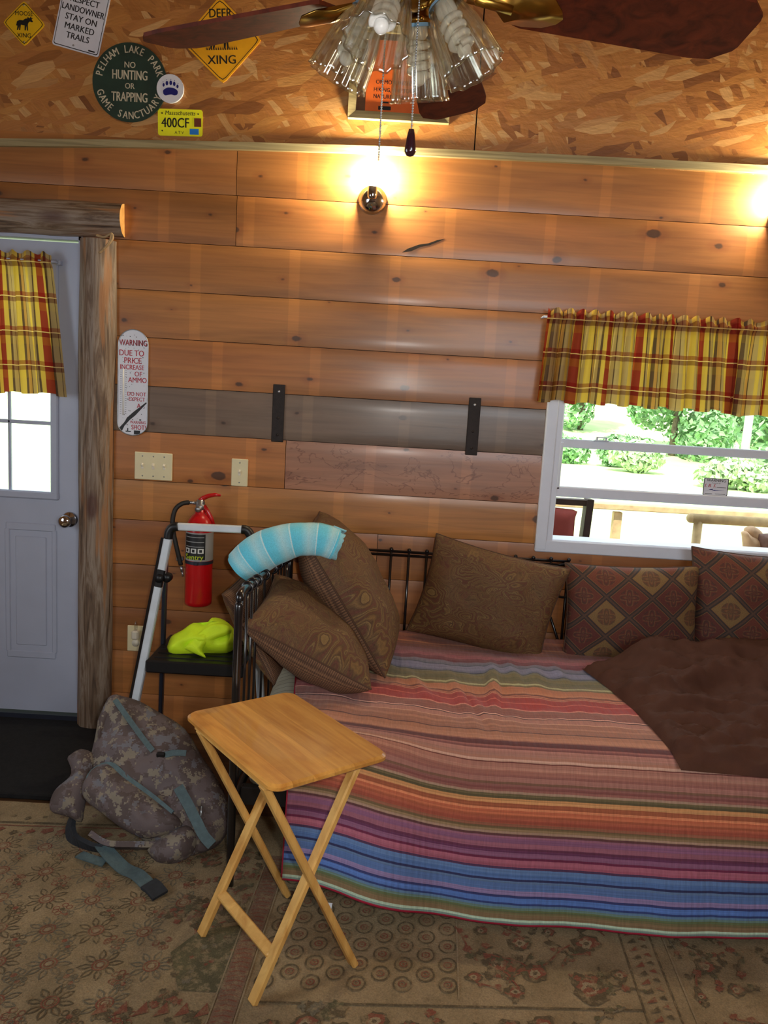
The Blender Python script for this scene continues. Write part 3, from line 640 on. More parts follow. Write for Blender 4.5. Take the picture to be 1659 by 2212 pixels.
# ------------------------------------------------------------------ daybed
FR = 'black_metal'
bed = thing('daybed', 'black metal tube daybed along the pine wall under the window', 'daybed', (0.58, -0.55, 0))
RF, RB = Vector((-0.412, -1.03, 0.935)), Vector((-0.388, -0.07, 0.845))
arm = MB(); arm.tube(smooth_path([(-0.412, -1.085, 0.0), (-0.412, -1.083, 0.5), (-0.412, -1.08, 0.86), (-0.412, -1.068, 0.91), RF, RF.lerp(RB, 0.3), RB, (-0.386, -0.045, 0.80), (-0.386, -0.04, 0.4), (-0.386, -0.04, 0.0)], 6), 0.0125, 12)
arm.tube([(-0.412, -1.08, 0.345), (-0.386, -0.04, 0.345)], 0.011, 10)
arm.tube([(-0.412, -1.08, 0.27), (-0.386, -0.04, 0.27)], 0.011, 10)
arm_o = arm.build('arm_frame', FR, bed)
for i in range(9):
    t = (0.08, 0.165, 0.25, 0.40, 0.57, 0.70, 0.78, 0.86, 0.93)[i]; p = RF.lerp(RB, t); mb = MB(); mb.tube([(p.x, p.y, 0.345), (p.x, p.y, p.z)], 0.0045, 8)
    mb.torus(p, 0.0155, 0.0055, RB-RF, 16, 8); mb.build('spindle', FR, arm_o)
mb = MB(); x0, x1 = -0.077, 0.80
mb.tube([(x0, -0.045, 0.889), (x1, -0.045, 0.889)], 0.006, 10); mb.tube([(x0, -0.045, 0.873), (x1, -0.045, 0.873)], 0.006, 10); mb.ball((x0-0.004, -0.045, 0.892), 0.009)
mb.tube([(-0.386, -0.04, 0.36), (1.58, -0.04, 0.36)], 0.012, 10)
x2 = 1.24; mb.tube([(x2, -0.045, 0.889), (1.58, -0.045, 0.889)], 0.006, 10); mb.tube([(x2, -0.045, 0.873), (1.58, -0.045, 0.873)], 0.006, 10)
mb.tube([(1.58, -0.04, 0.0), (1.58, -0.04, 0.90)], 0.0135, 12)
back = mb.build('back_frame', FR, bed)
for i in range(11):
    x = 0.041 + i*0.0755; mb = MB(); mb.tube([(x, -0.045, 0.36), (x, -0.045, 0.896)], 0.0055, 8); mb.ball((x, -0.045, 0.897), 0.009, 10, 6); mb.build('spindle', FR, back)
mb = MB()
mb.tube(smooth_path([(0.80, -0.046, 0.882), (0.75, -0.046, 0.872), (0.715, -0.046, 0.845), (0.70, -0.046, 0.80)], 5), 0.005, 8)
mb.torus((0.782, -0.046, 0.775), 0.042, 0.0055, (0, 1, 0)); mb.tube([(0.716, -0.046, 0.70), (0.79, -0.046, 0.52), (0.80, -0.046, 0.36)], 0.0055, 8); mb.tube([(0.852, -0.046, 0.60), (0.80, -0.046, 0.36)], 0.0055, 8)
mb.torus((0.9, -0.046, 0.66), 0.09, 0.0055, (0, 1, 0), 28); mb.build('scroll_panel', FR, back)
mb = MB(); mb.box((0.59, -1.06, 0.30), (1.96, 0.03, 0.06), None, 0, 0.004); mb.box((0.59, -0.06, 0.30), (1.96, 0.03, 0.06), None, 0, 0.004)
for i in range(9): mb.box((-0.30+i*0.22, -0.56, 0.29), (0.03, 0.98, 0.012))
mb.build('link_deck', 'black_plastic', bed)
mb = MB(); mb.tube([(1.58, -1.08, 0.0), (1.58, -1.08, 0.93), (1.58, -0.04, 0.90)], 0.0135, 12); mb.build('arm_frame', FR, bed)
# mattress: rounded block
def mattress(a, b):
    s_, z0, z1 = 0.06, 0.305, 0.505
    return None
mb = MB(); prof = []; hw, hd = 0.965, 0.505
def rr_out(hx, hy, r, n=6):
    o_ = []
    for (cx, cy, a0) in ((hx-r, hy-r, 0), (-hx+r, hy-r, 90), (-hx+r, -hy+r, 180), (hx-r, -hy+r, 270)):
        for k in range(n+1):
            a = math.radians(a0+90*k/n); o_.append((cx+r*math.cos(a), cy+r*math.sin(a)))
    return o_
rings = []
for (ins, z) in ((0.03, 0.31), (0.004, 0.325), (0.0, 0.36), (0.0, 0.41), (0.008, 0.45), (0.03, 0.482), (0.07, 0.497), (0.14, 0.502)): rings.append([(0.585+x, -0.562+y, z) for x, y in rr_out(hw-ins, hd-ins, 0.07)])
k = len(rings[0]); vs_ = [q for r in rings for q in r]
mb.add(vs_, [(j*k+i, j*k+(i+1) % k, (j+1)*k+(i+1) % k, (j+1)*k+i) for j in range(len(rings)-1) for i in range(k)] + [tuple(range(k))[::-1], tuple((len(rings)-1)*k+i for i in range(k))], 0, True)
g = G('ticking'); co = g.coord(); x, y, z = g.sep(co)
lines = g.math('FRACT', g.math('MULTIPLY', y, 26.0)); g.bsdf(g.mix(g.math('LESS_THAN', lines, 0.10), lin((172, 166, 146)), lin((120, 116, 104))), 0.85); M['ticking'] = g.m
tag(mb.build('mattress', 'ticking'), 'pale grey striped mattress showing at the left end under the striped quilt', 'mattress')

def bed_profile():
    """side profile of the made bed, from its back edge over the top and down the front: list of (y, z)"""
    p = [(-0.06 - 0.0515*i, 0.535 - 0.0018*i) for i in range(20)]        # top, y -0.06 .. -1.04
    cy, cz, r = -1.04, 0.44, 0.06
    for k in range(1, 8):
        a = math.radians(90 + k*11.5); p.append((cy + r*math.cos(a)*1.2, cz + r*math.sin(a)))
    y0, z0 = p[-1]
    for i in range(1, 16):
        t = i/15; p.append((y0 - 0.125*t**0.9, z0 + (0.02 - z0)*t))
    return p
def bed_point(a, P=bed_profile()):
    s = 0.0
    for (y0, z0), (y1, z1) in zip(P, P[1:]):
        L = math.hypot(y1-y0, z1-z0)
        if a <= s + L: 
            t = (a-s)/L; return y0+(y1-y0)*t, z0+(z1-z0)*t
        s += L
    return P[-1]

PRO = bed_profile()
def quilt_shift(x):
    t = max(0.0, min(1.0, (0.34-x)/0.58)); t = t*t*(3-2*t); return 0.085*t
def quilt_pt(x, s, lift=0.0):
    a = max(0.0, s - quilt_shift(x)); y, z = bed_point(a, PRO); y2, z2 = bed_point(a+0.01, PRO)
    d = Vector((0, y2-y, z2-z)); d = d.normalized() if d.length > 1e-6 else Vector((0, -0.2, -1)).normalized(); n = Vector((0, d.z, -d.y)); n = n if n.z > 0 or n.y < 0 else -n
    h = lift
    top = max(0.0, min(1.0, (a-0.1)/0.15))*max(0.0, min(1.0, (1.04-a)/0.25))
    for (x0, kx_, w, A, c, sp) in ((0.30, 0.12, 0.020, 0.016, 0.66, 0.2), (0.43, -0.10, 0.016, 0.022, 0.55, 0.22), (0.36, 0.20, 0.012, 0.010, 0.75, 0.16), (0.60, -0.15, 0.03, 0.014, 0.45, 0.16), (0.52, 0.05, 0.018, 0.012, 0.42, 0.12), (0.16, 0.25, 0.02, 0.013, 0.6, 0.14), (0.70, 0.1, 0.02, 0.012, 0.38, 0.1)):
        h += A*math.exp(-((x-x0-kx_*(a-c))/w)**2)*math.exp(-((a-c)/sp)**2)
    h += 0.010*top*fbm((x*1.0, a*0.7, 0), 5.0, 2.0) + 0.004*fbm((x, a*0.6, 1), 16.0, 4.0)*top
    dr = max(0.0, min(1.0, (a-1.06)/0.42))
    h += dr*(0.030*math.sin((x+0.06)*2*PI/0.46 + 0.5)*math.exp(-((x-0.12)/0.33)**2) + 0.012*math.sin(x*2*PI/0.8+1.0) + 0.008*fbm((x, a*0.3, 3), 5.0, 1.0))
    return Vector((x, y, z)) + n*h
S0, S1 = 0.0, 1.500
def q_left(s): return -0.335 + 0.10*min(1.0, s/1.15)
def q_map(a, b):
    s = S0 + (S1-S0)*b; xl = q_left(s); x = xl + (1.60-xl)*a
    return x, s
mb = MB()
def q_fn(a, b): x, s = q_map(a, b); return quilt_pt(x, s, 0.006)
def q_uv(a, b): x, s = q_map(a, b); return (x, s)
mb.grid(q_fn, 200, 170, 0, True, q_uv)
quilt = tag(mb.build('quilt', 'quilt_cloth'), 'quilt of many coloured woven stripes spread over the daybed, hanging down its front', 'quilt')
md = quilt.modifiers.new('thickness', 'SOLIDIFY'); md.thickness = 0.010; md.offset = -1
mb = MB(); pts = [quilt_pt(q_left(s_), s_, 0.004) for s_ in [S0 + (S1-S0)*i/60 for i in range(61)]]; mb.tube(pts, 0.006, 8)
n = 90; mb.tube([quilt_pt(q_left(S1) + (1.60-q_left(S1))*i/n, S1, 0.003) for i in range(n+1)], 0.010, 8)
tag(mb.build('quilt_binding', 'binding_red', quilt), 'crimson edge binding')

# pillows
def pillow(name, P00, P10, P01, T, front, rear, label, group, ear=0.10, lump=0.012, seed=0.0, uvs=(1, 1), sag=0.0, P11=None):
    P00, P10, P01 = map(Vector, (P00, P10, P01)); U, V = P10-P00, P01-P00; c = P00 + (U+V)/2; N_ = U.cross(V).normalized()
    W_ = (Vector(P11) - P10 - P01 + P00) if P11 else Vector((0, 0, 0))
    root = thing(name, label, 'pillow', tuple(c), group)
    for side, part, mat in ((1, 'front_cover', front), (-1, 'back_cover', rear)):
        mb = MB()
        def fn(a, b):
            u, v = 2*a-1, 2*b-1
            u2, v2 = math.sin(u*PI/2), math.sin(v*PI/2)
            x = u2*(1 - ear*(1-v2*v2)*abs(u2)**2); y = v2*(1 - ear*(1-u2*u2)*abs(v2)**2)
            h = T/2*max(0.0, (1-u2**2)*(1-v2**2))**0.42
            q = c + U*x/2 + V*y/2 + W_*((x+1)*(y+1)/4); w = (1-u2**4)*(1-v2**4)
            return q + N_*(h*side + w*lump*fbm(q, 7, seed)) - Vector((0, 0, sag*w))
        def uvf(a, b):
            return (math.sin((2*a-1)*PI/2)*0.5*uvs[0]+0.5, math.sin((2*b-1)*PI/2)*0.5*uvs[1]+0.5)
        mb.grid(fn, 34, 34, 0, True, uvf)
        if side < 0: mb.f = [f[::-1] for f in mb.f]
        mb.build(part, mat, root)
    mb = MB(); rim = []
    def rim_pt(u, v):
        u2, v2 = math.sin(u*PI/2), math.sin(v*PI/2); x = u2*(1 - ear*(1-v2*v2)*abs(u2)**2); y = v2*(1 - ear*(1-u2*u2)*abs(v2)**2)
        return c + U*x/2 + V*y/2 + W_*((x+1)*(y+1)/4)
    for k in range(24): rim.append(rim_pt(-1+2*k/24, -1))
    for k in range(24): rim.append(rim_pt(1, -1+2*k/24))
    for k in range(24): rim.append(rim_pt(1-2*k/24, 1))
    for k in range(24): rim.append(rim_pt(-1, 1-2*k/24))
    mb.tube(rim, 0.0035, 6, closed=True); mb.build('seam', 'tweed', root)
    return root
GP, GT = 'brown paisley pillows on the daybed', 'diamond patterned pillows by the window'
pillow('throw_pillow', (0.125, -0.135, 0.575), (0.668, -0.235, 0.480), (0.222, -0.125, 0.990), 0.18, 'paisley', 'tweed', 'brown paisley pillow upright against the daybed back rail left of the window', GP, 0.07, 0.016, 1.0)
pillow('throw_pillow', (-0.008, -0.815, 0.568), (-0.045, -0.43, 0.500), (-0.430, -0.900, 0.790), 0.24, 'paisley', 'tweed', 'brown paisley pillow slumped against the black arm, nearest the tray table', GP, 0.07, 0.012, 3.0, (1, 1), 0.0, (-0.385, -0.50, 0.865))
pillow('throw_pillow', (0.038, -0.675, 0.560), (0.065, -0.22, 0.57), (-0.290, -0.60, 1.045), 0.26, 'paisley', 'tweed', 'tall brown paisley pillow leaning with its top under the turquoise towel', GP, 0.06, 0.012, 5.0)
pillow('throw_pillow', (-0.345, -0.73, 0.53), (-0.31, -0.28, 0.56), (-0.525, -0.765, 0.850), 0.13, 'tweed', 'paisley', 'brown pillow wedged behind the others with its corner poking out past the black arm', GP, 0.05, 0.010, 7.0)
pillow('throw_pillow', (0.765, -0.21, 0.500), (1.315, -0.215, 0.520), (0.755, -0.155, 0.905), 0.20, 'trellis', 'tweed', 'rust pillow with diamond pattern below the left part of the window', GT, 0.06, 0.014, 9.0)
pillow('throw_pillow', (1.295, -0.20, 0.52), (1.79, -0.20, 0.50), (1.275, -0.13, 1.000), 0.21, 'trellis', 'tweed', 'rust pillow with diamond pattern at the right edge, in front of the window sill', GT, 0.06, 0.014, 11.0, (0.9, 1.15))

# brown throw over the quilt
def throw_pt(a, b):
    # a: left to right, b: front to back
    fl, fr_, bl, br = Vector((0.925, -1.135, 0)), Vector((1.72, -1.17, 0)), Vector((0.80, -0.40, 0)), Vector((1.70, -0.25, 0))
    p = fl*(1-a)*(1-b) + fr_*a*(1-b) + bl*(1-a)*b + br*a*b
    p.x += 0.03*math.sin(b*PI)*(1-a)
    return p
mb = MB()
def throw_fn(side):
    def fn(a, b):
        p = throw_pt(a, b); t = max(0.0, min(1.0, -p.y/1.09)); s_ = 0
        z = 0.540 - 0.035*(-p.y) if p.y > -1.05 else 0.503 - 0.25*(-1.05-p.y)
        e = min(min(a, 1-a)/0.07, min(b, 1-b)/0.07, 1.0); e = math.sqrt(max(0, 1-(1-e)**2))
        back_ = max(0.0, (b-0.62)/0.38)*max(0.0, min(1.0, (a-0.03)/0.22)); rise = 0.11*back_**1.3
        wr = 0.030*fbm((p.x*0.9, p.y*2.0, 0), 6, 3.0) + 0.016*fbm((p.x*1.6+p.y, p.y*2.6, 4), 13, 5.0) + 0.034*math.exp(-((b-0.72-0.2*(a-0.4)+0.04*math.sin(a*9))/0.05)**2)*e + 0.026*math.exp(-((b-0.5+0.25*(a-0.3)+0.03*math.sin(a*13))/0.035)**2)*e + 0.022*math.exp(-((b-0.28-0.3*(a-0.5)+0.02*math.sin(a*17))/0.03)**2)*e
        return Vector((p.x, p.y + 0.0, z + 0.016 + rise + (0.030*e + wr*e if side > 0 else -0.004*e)))
    return fn
mb.grid(throw_fn(1), 60, 60); k = MB(); k.grid(throw_fn(-1), 60, 60); k.f = [f[::-1] for f in k.f]; mb.add(k.v, k.f, 0, True)
tag(mb.build('throw_blanket', 'brown_cloth'), 'plain dark brown folded throw lying on the quilt below the diamond pillows', 'blanket')

# turquoise towel rolled over the arm rail
tw = thing('towel', 'turquoise towel rolled up and laid across the black arm rail', 'towel', (-0.34, -0.58, 0.94))
path = smooth_path([(-0.500, -0.60, 0.900), (-0.455, -0.60, 0.945), (-0.385, -0.60, 0.990), (-0.30, -0.595, 1.020), (-0.215, -0.59, 1.022), (-0.165, -0.585, 1.008)], 7)
mb = MB(); n = len(path); seg = 36; vs_ = []; uvs = []
for i, p in enumerate(path):
    t = (path[min(i+1, n-1)] - path[max(i-1, 0)]).normalized(); w = Vector((0, 1, 0)); w = (w - t*w.dot(t)).normalized(); up = w.cross(t)*-1; up = up if up.z > 0 else -up
    f = i/(n-1); r = 0.072*(0.80 + 0.2*math.sin(PI*min(1, f*1.4+0.1)))*(1 if f > 0.04 else 0.93)
    for k in range(seg+1):
        a = 2*PI*k/seg; q = r*(1 + 0.05*fbm((math.cos(a), math.sin(a), f*4), 1.6, 2)) + (0.006 if 0.4 < a < 0.6 else 0)
        vs_.append(p + up*math.cos(a)*q*0.98 + w*math.sin(a)*q); uvs.append((f, k/seg))
fs = [(i*(seg+1)+k, i*(seg+1)+k+1, (i+1)*(seg+1)+k+1, (i+1)*(seg+1)+k) for i in range(n-1) for k in range(seg)]
mb.add(vs_, fs, 0, True, uvs); mb.add(vs_[:seg], [tuple(range(seg))], 0, True, uvs[:seg])
mb.build('rolled_cloth', 'towel_cloth', tw)
mb = MB(); c = path[-1]; t = (path[-1]-path[-3]).normalized(); w = Vector((0, 1, 0)); w = (w - t*w.dot(t)).normalized(); up = t.cross(w)
vs_ = []; uvs = []; N = 120
for k in range(N+1):
    a = k/N*2*PI*3.2; r = 0.061*(1 - 0.80*k/N); wob = 0.0022*math.sin(k*0.9) + 0.002*math.sin(k*0.37)
    for d in (-0.03, 0.016 + wob): vs_.append(c + (up*math.cos(a) + w*math.sin(a))*(r + wob*0.4) + t*d); uvs.append((0.93, k/N))
mb.add(vs_, [(2*k, 2*k+1, 2*k+3, 2*k+2) for k in range(N)], 0, True, uvs)
o = mb.build('rolled_end', 'towel_cloth', tw); md = o.modifiers.new('thickness', 'SOLIDIFY'); md.thickness = 0.005

# ------------------------------------------------------------------ carpet
def warp2(p, q): return (p + 0.06*(q+1.2), q + 0.05*p)
RZ = 0.0062; NR = [0]
def rz(): NR[0] += 1; return RZ + NR[0]*8e-7
RUG = ['rug_field', 'rug_olive', 'rug_red', 'rug_green', 'rug_band', 'rug_slate', 'rug_pale']
mb = MB(); rr_ = random.Random(11)
mb.box((-0.05, -1.97, 0.0005), (4.7, 2.6, 0.011))
def flat(pts, mi, lift=0): Z_ = rz(); mb.add([(*warp2(x, y), Z_) for x, y in pts], [tuple(range(len(pts)))], mi)
def flatline(pts, w, mi, closed=False, lift=0):
    n = len(pts); vs_ = []; Z_ = rz()
    for i, (x, y) in enumerate(pts):
        a = pts[(i-1) % n] if closed or i > 0 else pts[0]; b = pts[(i+1) % n] if closed or i < n-1 else pts[-1]
        dx, dy = b[0]-a[0], b[1]-a[1]; L = math.hypot(dx, dy) or 1; nx, ny = -dy/L*w/2, dx/L*w/2
        vs_ += [(*warp2(x+nx, y+ny), Z_), (*warp2(x-nx, y-ny), Z_)]
    mb.add(vs_, [(2*i, 2*i+1, (2*i+3) % (2*n), (2*i+2) % (2*n)) for i in range(n if closed else n-1)], mi)
def petals(cx, cy, r0, r1, n, w, mi, rot=0.0):
    for k in range(n):
        a = rot + 2*PI*k/n; P = []
        for (t, s) in ((0, 0.10), (0.4, 0.30), (0.7, 0.22), (1.0, 0.0)): P.append((t, s))
        pts = [(r0+(r1-r0)*t, s*(r1-r0)*0.75) for t, s in P] + [(r0+(r1-r0)*t, -s*(r1-r0)*0.75) for t, s in P[-2::-1]]
        flatline([(cx + x*math.cos(a) - y*math.sin(a), cy + x*math.sin(a) + y*math.cos(a)) for x, y in pts], w, mi)
def star(cx, cy, s=1.0, c=5):
    petals(cx, cy, 0.022*s, 0.058*s, 8, 0.0045*s, c, rr_.random()); flatline(circle(cx, cy, 0.020*s, 14), 0.0045*s, 2, True); flat(circle(cx, cy, 0.009*s, 10), 6)
    flatline(circle(cx, cy, 0.012*s, 12), 0.003*s, 2, True, 1)
def floret(cx, cy, s, mi):
    for k in range(6): a = k*PI/3 + rr_.random(); flatline(circle(cx+0.022*s*math.cos(a), cy+0.022*s*math.sin(a), 0.010*s, 8), 0.0036*s, mi, True)
    flat(circle(cx, cy, 0.009*s, 8), 2 if mi != 2 else 1)
def blot(cx, cy, s, mi, ragged=0.45, lift=0):
    n = 18; ph = rr_.random()*9; rad = [s*max(0.25, 1 + ragged*noise.noise(Vector((k*0.9, ph, 0.3)))) for k in range(n)]; Q = [(cx, cy)] + [(cx + rad[k]*math.cos(2*PI*k/n), cy + rad[k]*math.sin(2*PI*k/n)) for k in range(n)]; Z_ = rz(); mb.add([(*warp2(x, y), Z_) for x, y in Q], [(0, k+1, (k+1) % n+1) for k in range(n)], mi)
def palmette(cx, cy, s):
    blot(cx, cy, s, 1, 0.5); blot(cx+0.004, cy+0.002, s*0.70, 2, 0.6, 1); blot(cx, cy, s*0.42, 6, 0.6, 2); blot(cx, cy, s*0.2, 1, 0.5, 3)
def vine(x, y, a, L, mi):
    P = [(x, y)]; k = rr_.uniform(-9, 9)
    for i in range(12): a += k*L/12 + rr_.uniform(-0.25, 0.25); x += math.cos(a)*L/12; y += math.sin(a)*L/12; P.append((x, y))
    flatline(P, 0.0055, mi)
    for (px, py) in P[2::3]: blot(px+rr_.uniform(-.012, .012), py+rr_.uniform(-.012, .012), rr_.uniform(0.006, 0.013), rr_.choice((1, 2, 1, 3)), 0.8)
# field of star flowers at the left
for j in range(-9, 8):
    for i in range(-9, 3):
        x = -0.668 + i*0.134 + (j % 2)*0.067; y = -1.155 - j*0.1345
        if x < -0.52 - 0.0*j and -2.0 < y < -0.80: star(x, y, 1.0, 5 if (i+j) % 2 else 1)
        if x < -0.56 and -2.0 < y < -0.84: floret(x+0.067, y-0.045, 0.85, rr_.choice((1, 5, 2))); floret(x+0.02, y+0.066, 0.7, rr_.choice((1, 5)))
for (y, w, mi) in ((-0.745, 0.010, 1), (-0.765, 0.006, 2)): flatline([(-2.3, y), (-0.52, y)], w, mi)
for i in range(34): blot(-2.2+i*0.052, -0.80+rr_.uniform(-.012, .012), rr_.uniform(0.010, 0.02), rr_.choice((2, 2, 1)), 0.7)
for i in range(30): blot(-2.2+i*0.055, -0.70+rr_.uniform(-.015, .015), rr_.uniform(0.006, 0.012), rr_.choice((1, 4)), 0.7)
# scribbles and the green medallion between the star field and the rings
for k in range(70):
    x = rr_.uniform(-0.55, -0.36); y = rr_.uniform(-1.95, -0.9); vine(x, y, rr_.uniform(0, 6.28), rr_.uniform(0.03, 0.07), rr_.choice((2, 1, 2)))
flat([(-0.50, -1.372), (-0.445, -1.275), (-0.33, -1.25), (-0.30, -1.40), (-0.318, -1.515), (-0.435, -1.51)], 3, 1)
for k in range(16): blot(rr_.uniform(-0.46, -0.33), rr_.uniform(-1.48, -1.3), rr_.uniform(0.005, 0.012), rr_.choice((5, 2, 1)), 0.8, 2)
for k in range(7): flat([(-0.62+k*0.05, -1.60), (-0.585+k*0.05, -1.585), (-0.60+k*0.05, -1.55)], 2)
# red stepped border pieces near the bed leg
for k in range(12):
    x = -0.52 + k*0.022; y = -1.02 - 0.7*abs(k-6)*0.012; flat([(x, y), (x+0.012, y+0.004), (x+0.012, y+0.03), (x, y+0.026)], 2)
    x = -0.50 + k*0.02; y = -1.24 + 0.012*k; flat([(x, y), (x+0.012, y+0.004), (x+0.012, y+0.028), (x, y+0.024)], 4)
# patterned narrow band
flat([(-0.33, -1.95), (-0.272, -1.95), (-0.272, -0.9), (-0.33, -0.9)], 4)
for k in range(60):
    y = -1.94 + k*0.0172; flatline([(-0.324, y), (-0.301, y+0.006), (-0.278, y)], 0.004, 2, False, 1)
for x in (-0.335, -0.268): flatline([(x, -1.95), (x, -0.9)], 0.004, 6, False, 1)
# panel of rings
for i in range(9):
    for j in range(11):
        x = -0.226 + i*0.0608; y = -0.80 - j*0.0745 - (i % 2)*0.037
        if y < -1.50: continue
        flatline(circle(x, y, 0.0235, 18, 0.0265), 0.0046, 1, True); flatline(circle(x, y, 0.0105, 10), 0.004, 2, True); flat(circle(x, y, 0.0035, 6), 2)
flatline([(0.288, -1.52), (0.288, -0.85)], 0.004, 6)
# floral panel
for (x, y, s) in ((0.40, -1.39, 0.040), (0.665, -1.295, 0.042), (0.645, -1.47, 0.055), (0.50, -1.42, 0.034), (0.47, -1.30, 0.034), (0.44, -1.49, 0.026), (0.33, -1.44, 0.022), (0.735, -1.42, 0.022), (0.56, -1.25, 0.02), (0.36, -1.25, 0.02)):
    palmette(x, y, s)
for k in range(26): vine(rr_.uniform(0.31, 0.74), rr_.uniform(-1.52, -1.18), rr_.uniform(0, 6.28), rr_.uniform(0.08, 0.16), rr_.choice((1, 1, 2)))
# border strips around it
for k in range(30):
    y = -1.95 + k*0.033; flat([(0.785, y), (0.815, y+0.006), (0.812, y+0.024)], 2 if k % 2 else 1); flat([(0.845, y+0.012), (0.822, y+0.02), (0.84, y+0.03)], 1 if k % 2 else 2)
for x in (0.772, 0.862, 0.90): flatline([(x, -1.98), (x, -0.9)], 0.005, 1 if x < 0.9 else 6)
for k in range(90): vine(rr_.uniform(0.90, 1.7), rr_.uniform(-1.75, -0.95), rr_.uniform(0, 6.28), rr_.uniform(0.05, 0.12), rr_.choice((1, 1, 2, 5)))
for k in range(26): palmette(rr_.uniform(0.93, 1.6), rr_.uniform(-1.7, -1.0), rr_.uniform(0.014, 0.03))
# lower band
for y, mi in ((-1.545, 1), (-1.70, 4)): flatline([(-0.25, y), (0.77, y)], 0.006, mi)
for k in range(12): palmette(-0.18+k*0.085, -1.62+rr_.uniform(-.02, .02), rr_.uniform(0.022, 0.036))
for k in range(40): vine(rr_.uniform(-0.9, 0.75), rr_.uniform(-1.95, -1.57), rr_.uniform(0, 6.28), rr_.uniform(0.05, 0.12), rr_.choice((1, 2, 5)))
for k in range(8): blot(-0.10+k*0.012, -1.56+rr_.uniform(-.02, .02), 0.02, rr_.choice((5, 1, 3)), 0.8, 1)
tag(mb.build('area_rug', RUG), 'worn beige carpet of patchwork oriental patterns covering the floor', 'rug')
mb = MB(); mb.box((-1.70, -0.315, 0.012), (1.30, 0.66, 0.024), None, 0, 0.005)
o = tag(mb.build('doormat', 'doormat_pile'), 'black doormat on the floor in front of the white door', 'doormat')
mb = MB(); mb.plate([(-0.012, -0.006), (0.008, -0.01), (0.014, 0.008), (-0.006, 0.012)], (-0.098, -1.165, 0.0085), (1, 0.2, 0.02), (-0.2, 1, 0.6), 0.0012)
tag(mb.build('paper_scrap', 'paper'), 'tiny white paper scrap on the carpet under the quilt hem', 'paper')

# ------------------------------------------------------------------ tray table
tt = thing('tray_table', 'light wooden folding tray table with crossed legs in front of the daybed', 'table', (-0.234, -1.352, 0))
tt.rotation_euler = (0, 0, math.atan2(0.79, -0.613))
def kid(mb, name, mats): o = mb.build(name, mats); o.parent = tt; return o
mb = MB(); P = rr_out(0.2485, 0.1725, 0.032); rings = []
for ins, z in ((0.006, 0.621), (0.0, 0.626), (0.0, 0.634), (0.006, 0.640)): rings.append([(x*(1-ins/0.25), y*(1-ins/0.17), z) for x, y in P])
k = len(P); mb.add([q for r in rings for q in r], [(j*k+i, j*k+(i+1) % k, (j+1)*k+(i+1) % k, (j+1)*k+i) for j in range(3) for i in range(k)] + [tuple(range(k))[::-1], tuple(3*k+i for i in range(k))], 0, False)
kid(mb, 'tabletop', 'tray_wood')
for sx in (-1, 1):
    mb = MB(); mb.bar((sx*0.178+0.002, 0.155, 0.612), (sx*0.178+0.002, -0.148, 0.008), 0.031, 0.019, (0, 1, 0.4), 0, 0.004); kid(mb, 'leg', 'leg_wood')
    mb = MB(); mb.bar((sx*0.152+0.002, -0.155, 0.612), (sx*0.152+0.002, 0.148, 0.008), 0.031, 0.019, (0, 1, -0.4), 0, 0.004); kid(mb, 'leg', 'leg_wood')
    mb = MB(); xo = sx*0.188+0.002; mb.tube([(sx*0.14+0.002, 0.0, 0.31), (xo+sx*0.0025, 0.0, 0.31)], 0.0062, 12); kid(mb, 'bolt', 'black_plastic')
mb = MB(); mb.bar((-0.143, 0.092, 0.118), (0.147, 0.092, 0.118), 0.030, 0.018, (0, 0.4, 1), 0, 0.003); kid(mb, 'stretcher', 'leg_wood')
mb = MB(); mb.box((0, 0.152, 0.614), (0.40, 0.022, 0.014), None, 0, 0.003); mb.box((0, -0.152, 0.614), (0.40, 0.022, 0.014), None, 0, 0.003); kid(mb, 'cleat', 'leg_wood')

# ------------------------------------------------------------------ step ladder, shirt
ld = thing('step_ladder', 'folding step ladder with silver legs and a black platform standing against the wall', 'ladder', (-0.68, -0.30, 0))
def flatleg(mb, a, b, w, h, mi): mb.bar(a, b, w, h, (0, -1, 0.1), mi, 0.004)
L0, L1 = Vector((-0.815, -0.385, 0.955)), Vector((-0.958, -0.48, 0.012))
mb = MB(); flatleg(mb, L0, L1, 0.030, 0.026, 0); mb.build('leg', 'aluminium', ld)
mb = MB(); mb.bar(L0+Vector((-0.016, 0.004, 0)), L1+Vector((-0.016, 0.004, 0)), 0.026, 0.008, (0, -1, 0.1), 0, 0.002); mb.build('leg_edging', 'black_metal', ld)
Rr0, Rr1 = Vector((-0.500, -0.365, 0.955)), Vector((-0.436, -0.24, 0.012))
mb = MB(); flatleg(mb, Rr0, Rr1, 0.030, 0.026, 0); mb.build('leg', 'aluminium', ld)
mb = MB(); mb.bar((-0.826, -0.375, 0.86), (-0.915, -0.09, 0.012), 0.016, 0.024, (0, -1, 0.3), 0, 0.003); mb.build('rear_leg', 'dark_steel', ld)
mb = MB(); mb.bar((-0.495, -0.355, 0.86), (-0.462, -0.09, 0.012), 0.016, 0.024, (0, -1, 0.3), 0, 0.003); mb.build('rear_leg', 'dark_steel', ld)
mb = MB(); mb.bar((-0.782, -0.385, 1.003), (-0.535, -0.365, 1.003), 0.022, 0.028, (0, 0, 1), 0, 0.004); mb.build('handle_bar', 'aluminium', ld)
for pts in ([L0, (-0.812, -0.385, 0.978), (-0.800, -0.385, 0.997), (-0.778, -0.385, 1.003)], [(-0.540, -0.366, 1.003), (-0.520, -0.365, 1.0), (-0.505, -0.365, 0.98), Rr0]):
    mb = MB(); mb.tube(smooth_path(pts, 5), 0.0175, 10); mb.build('corner_sleeve', 'black_plastic', ld)
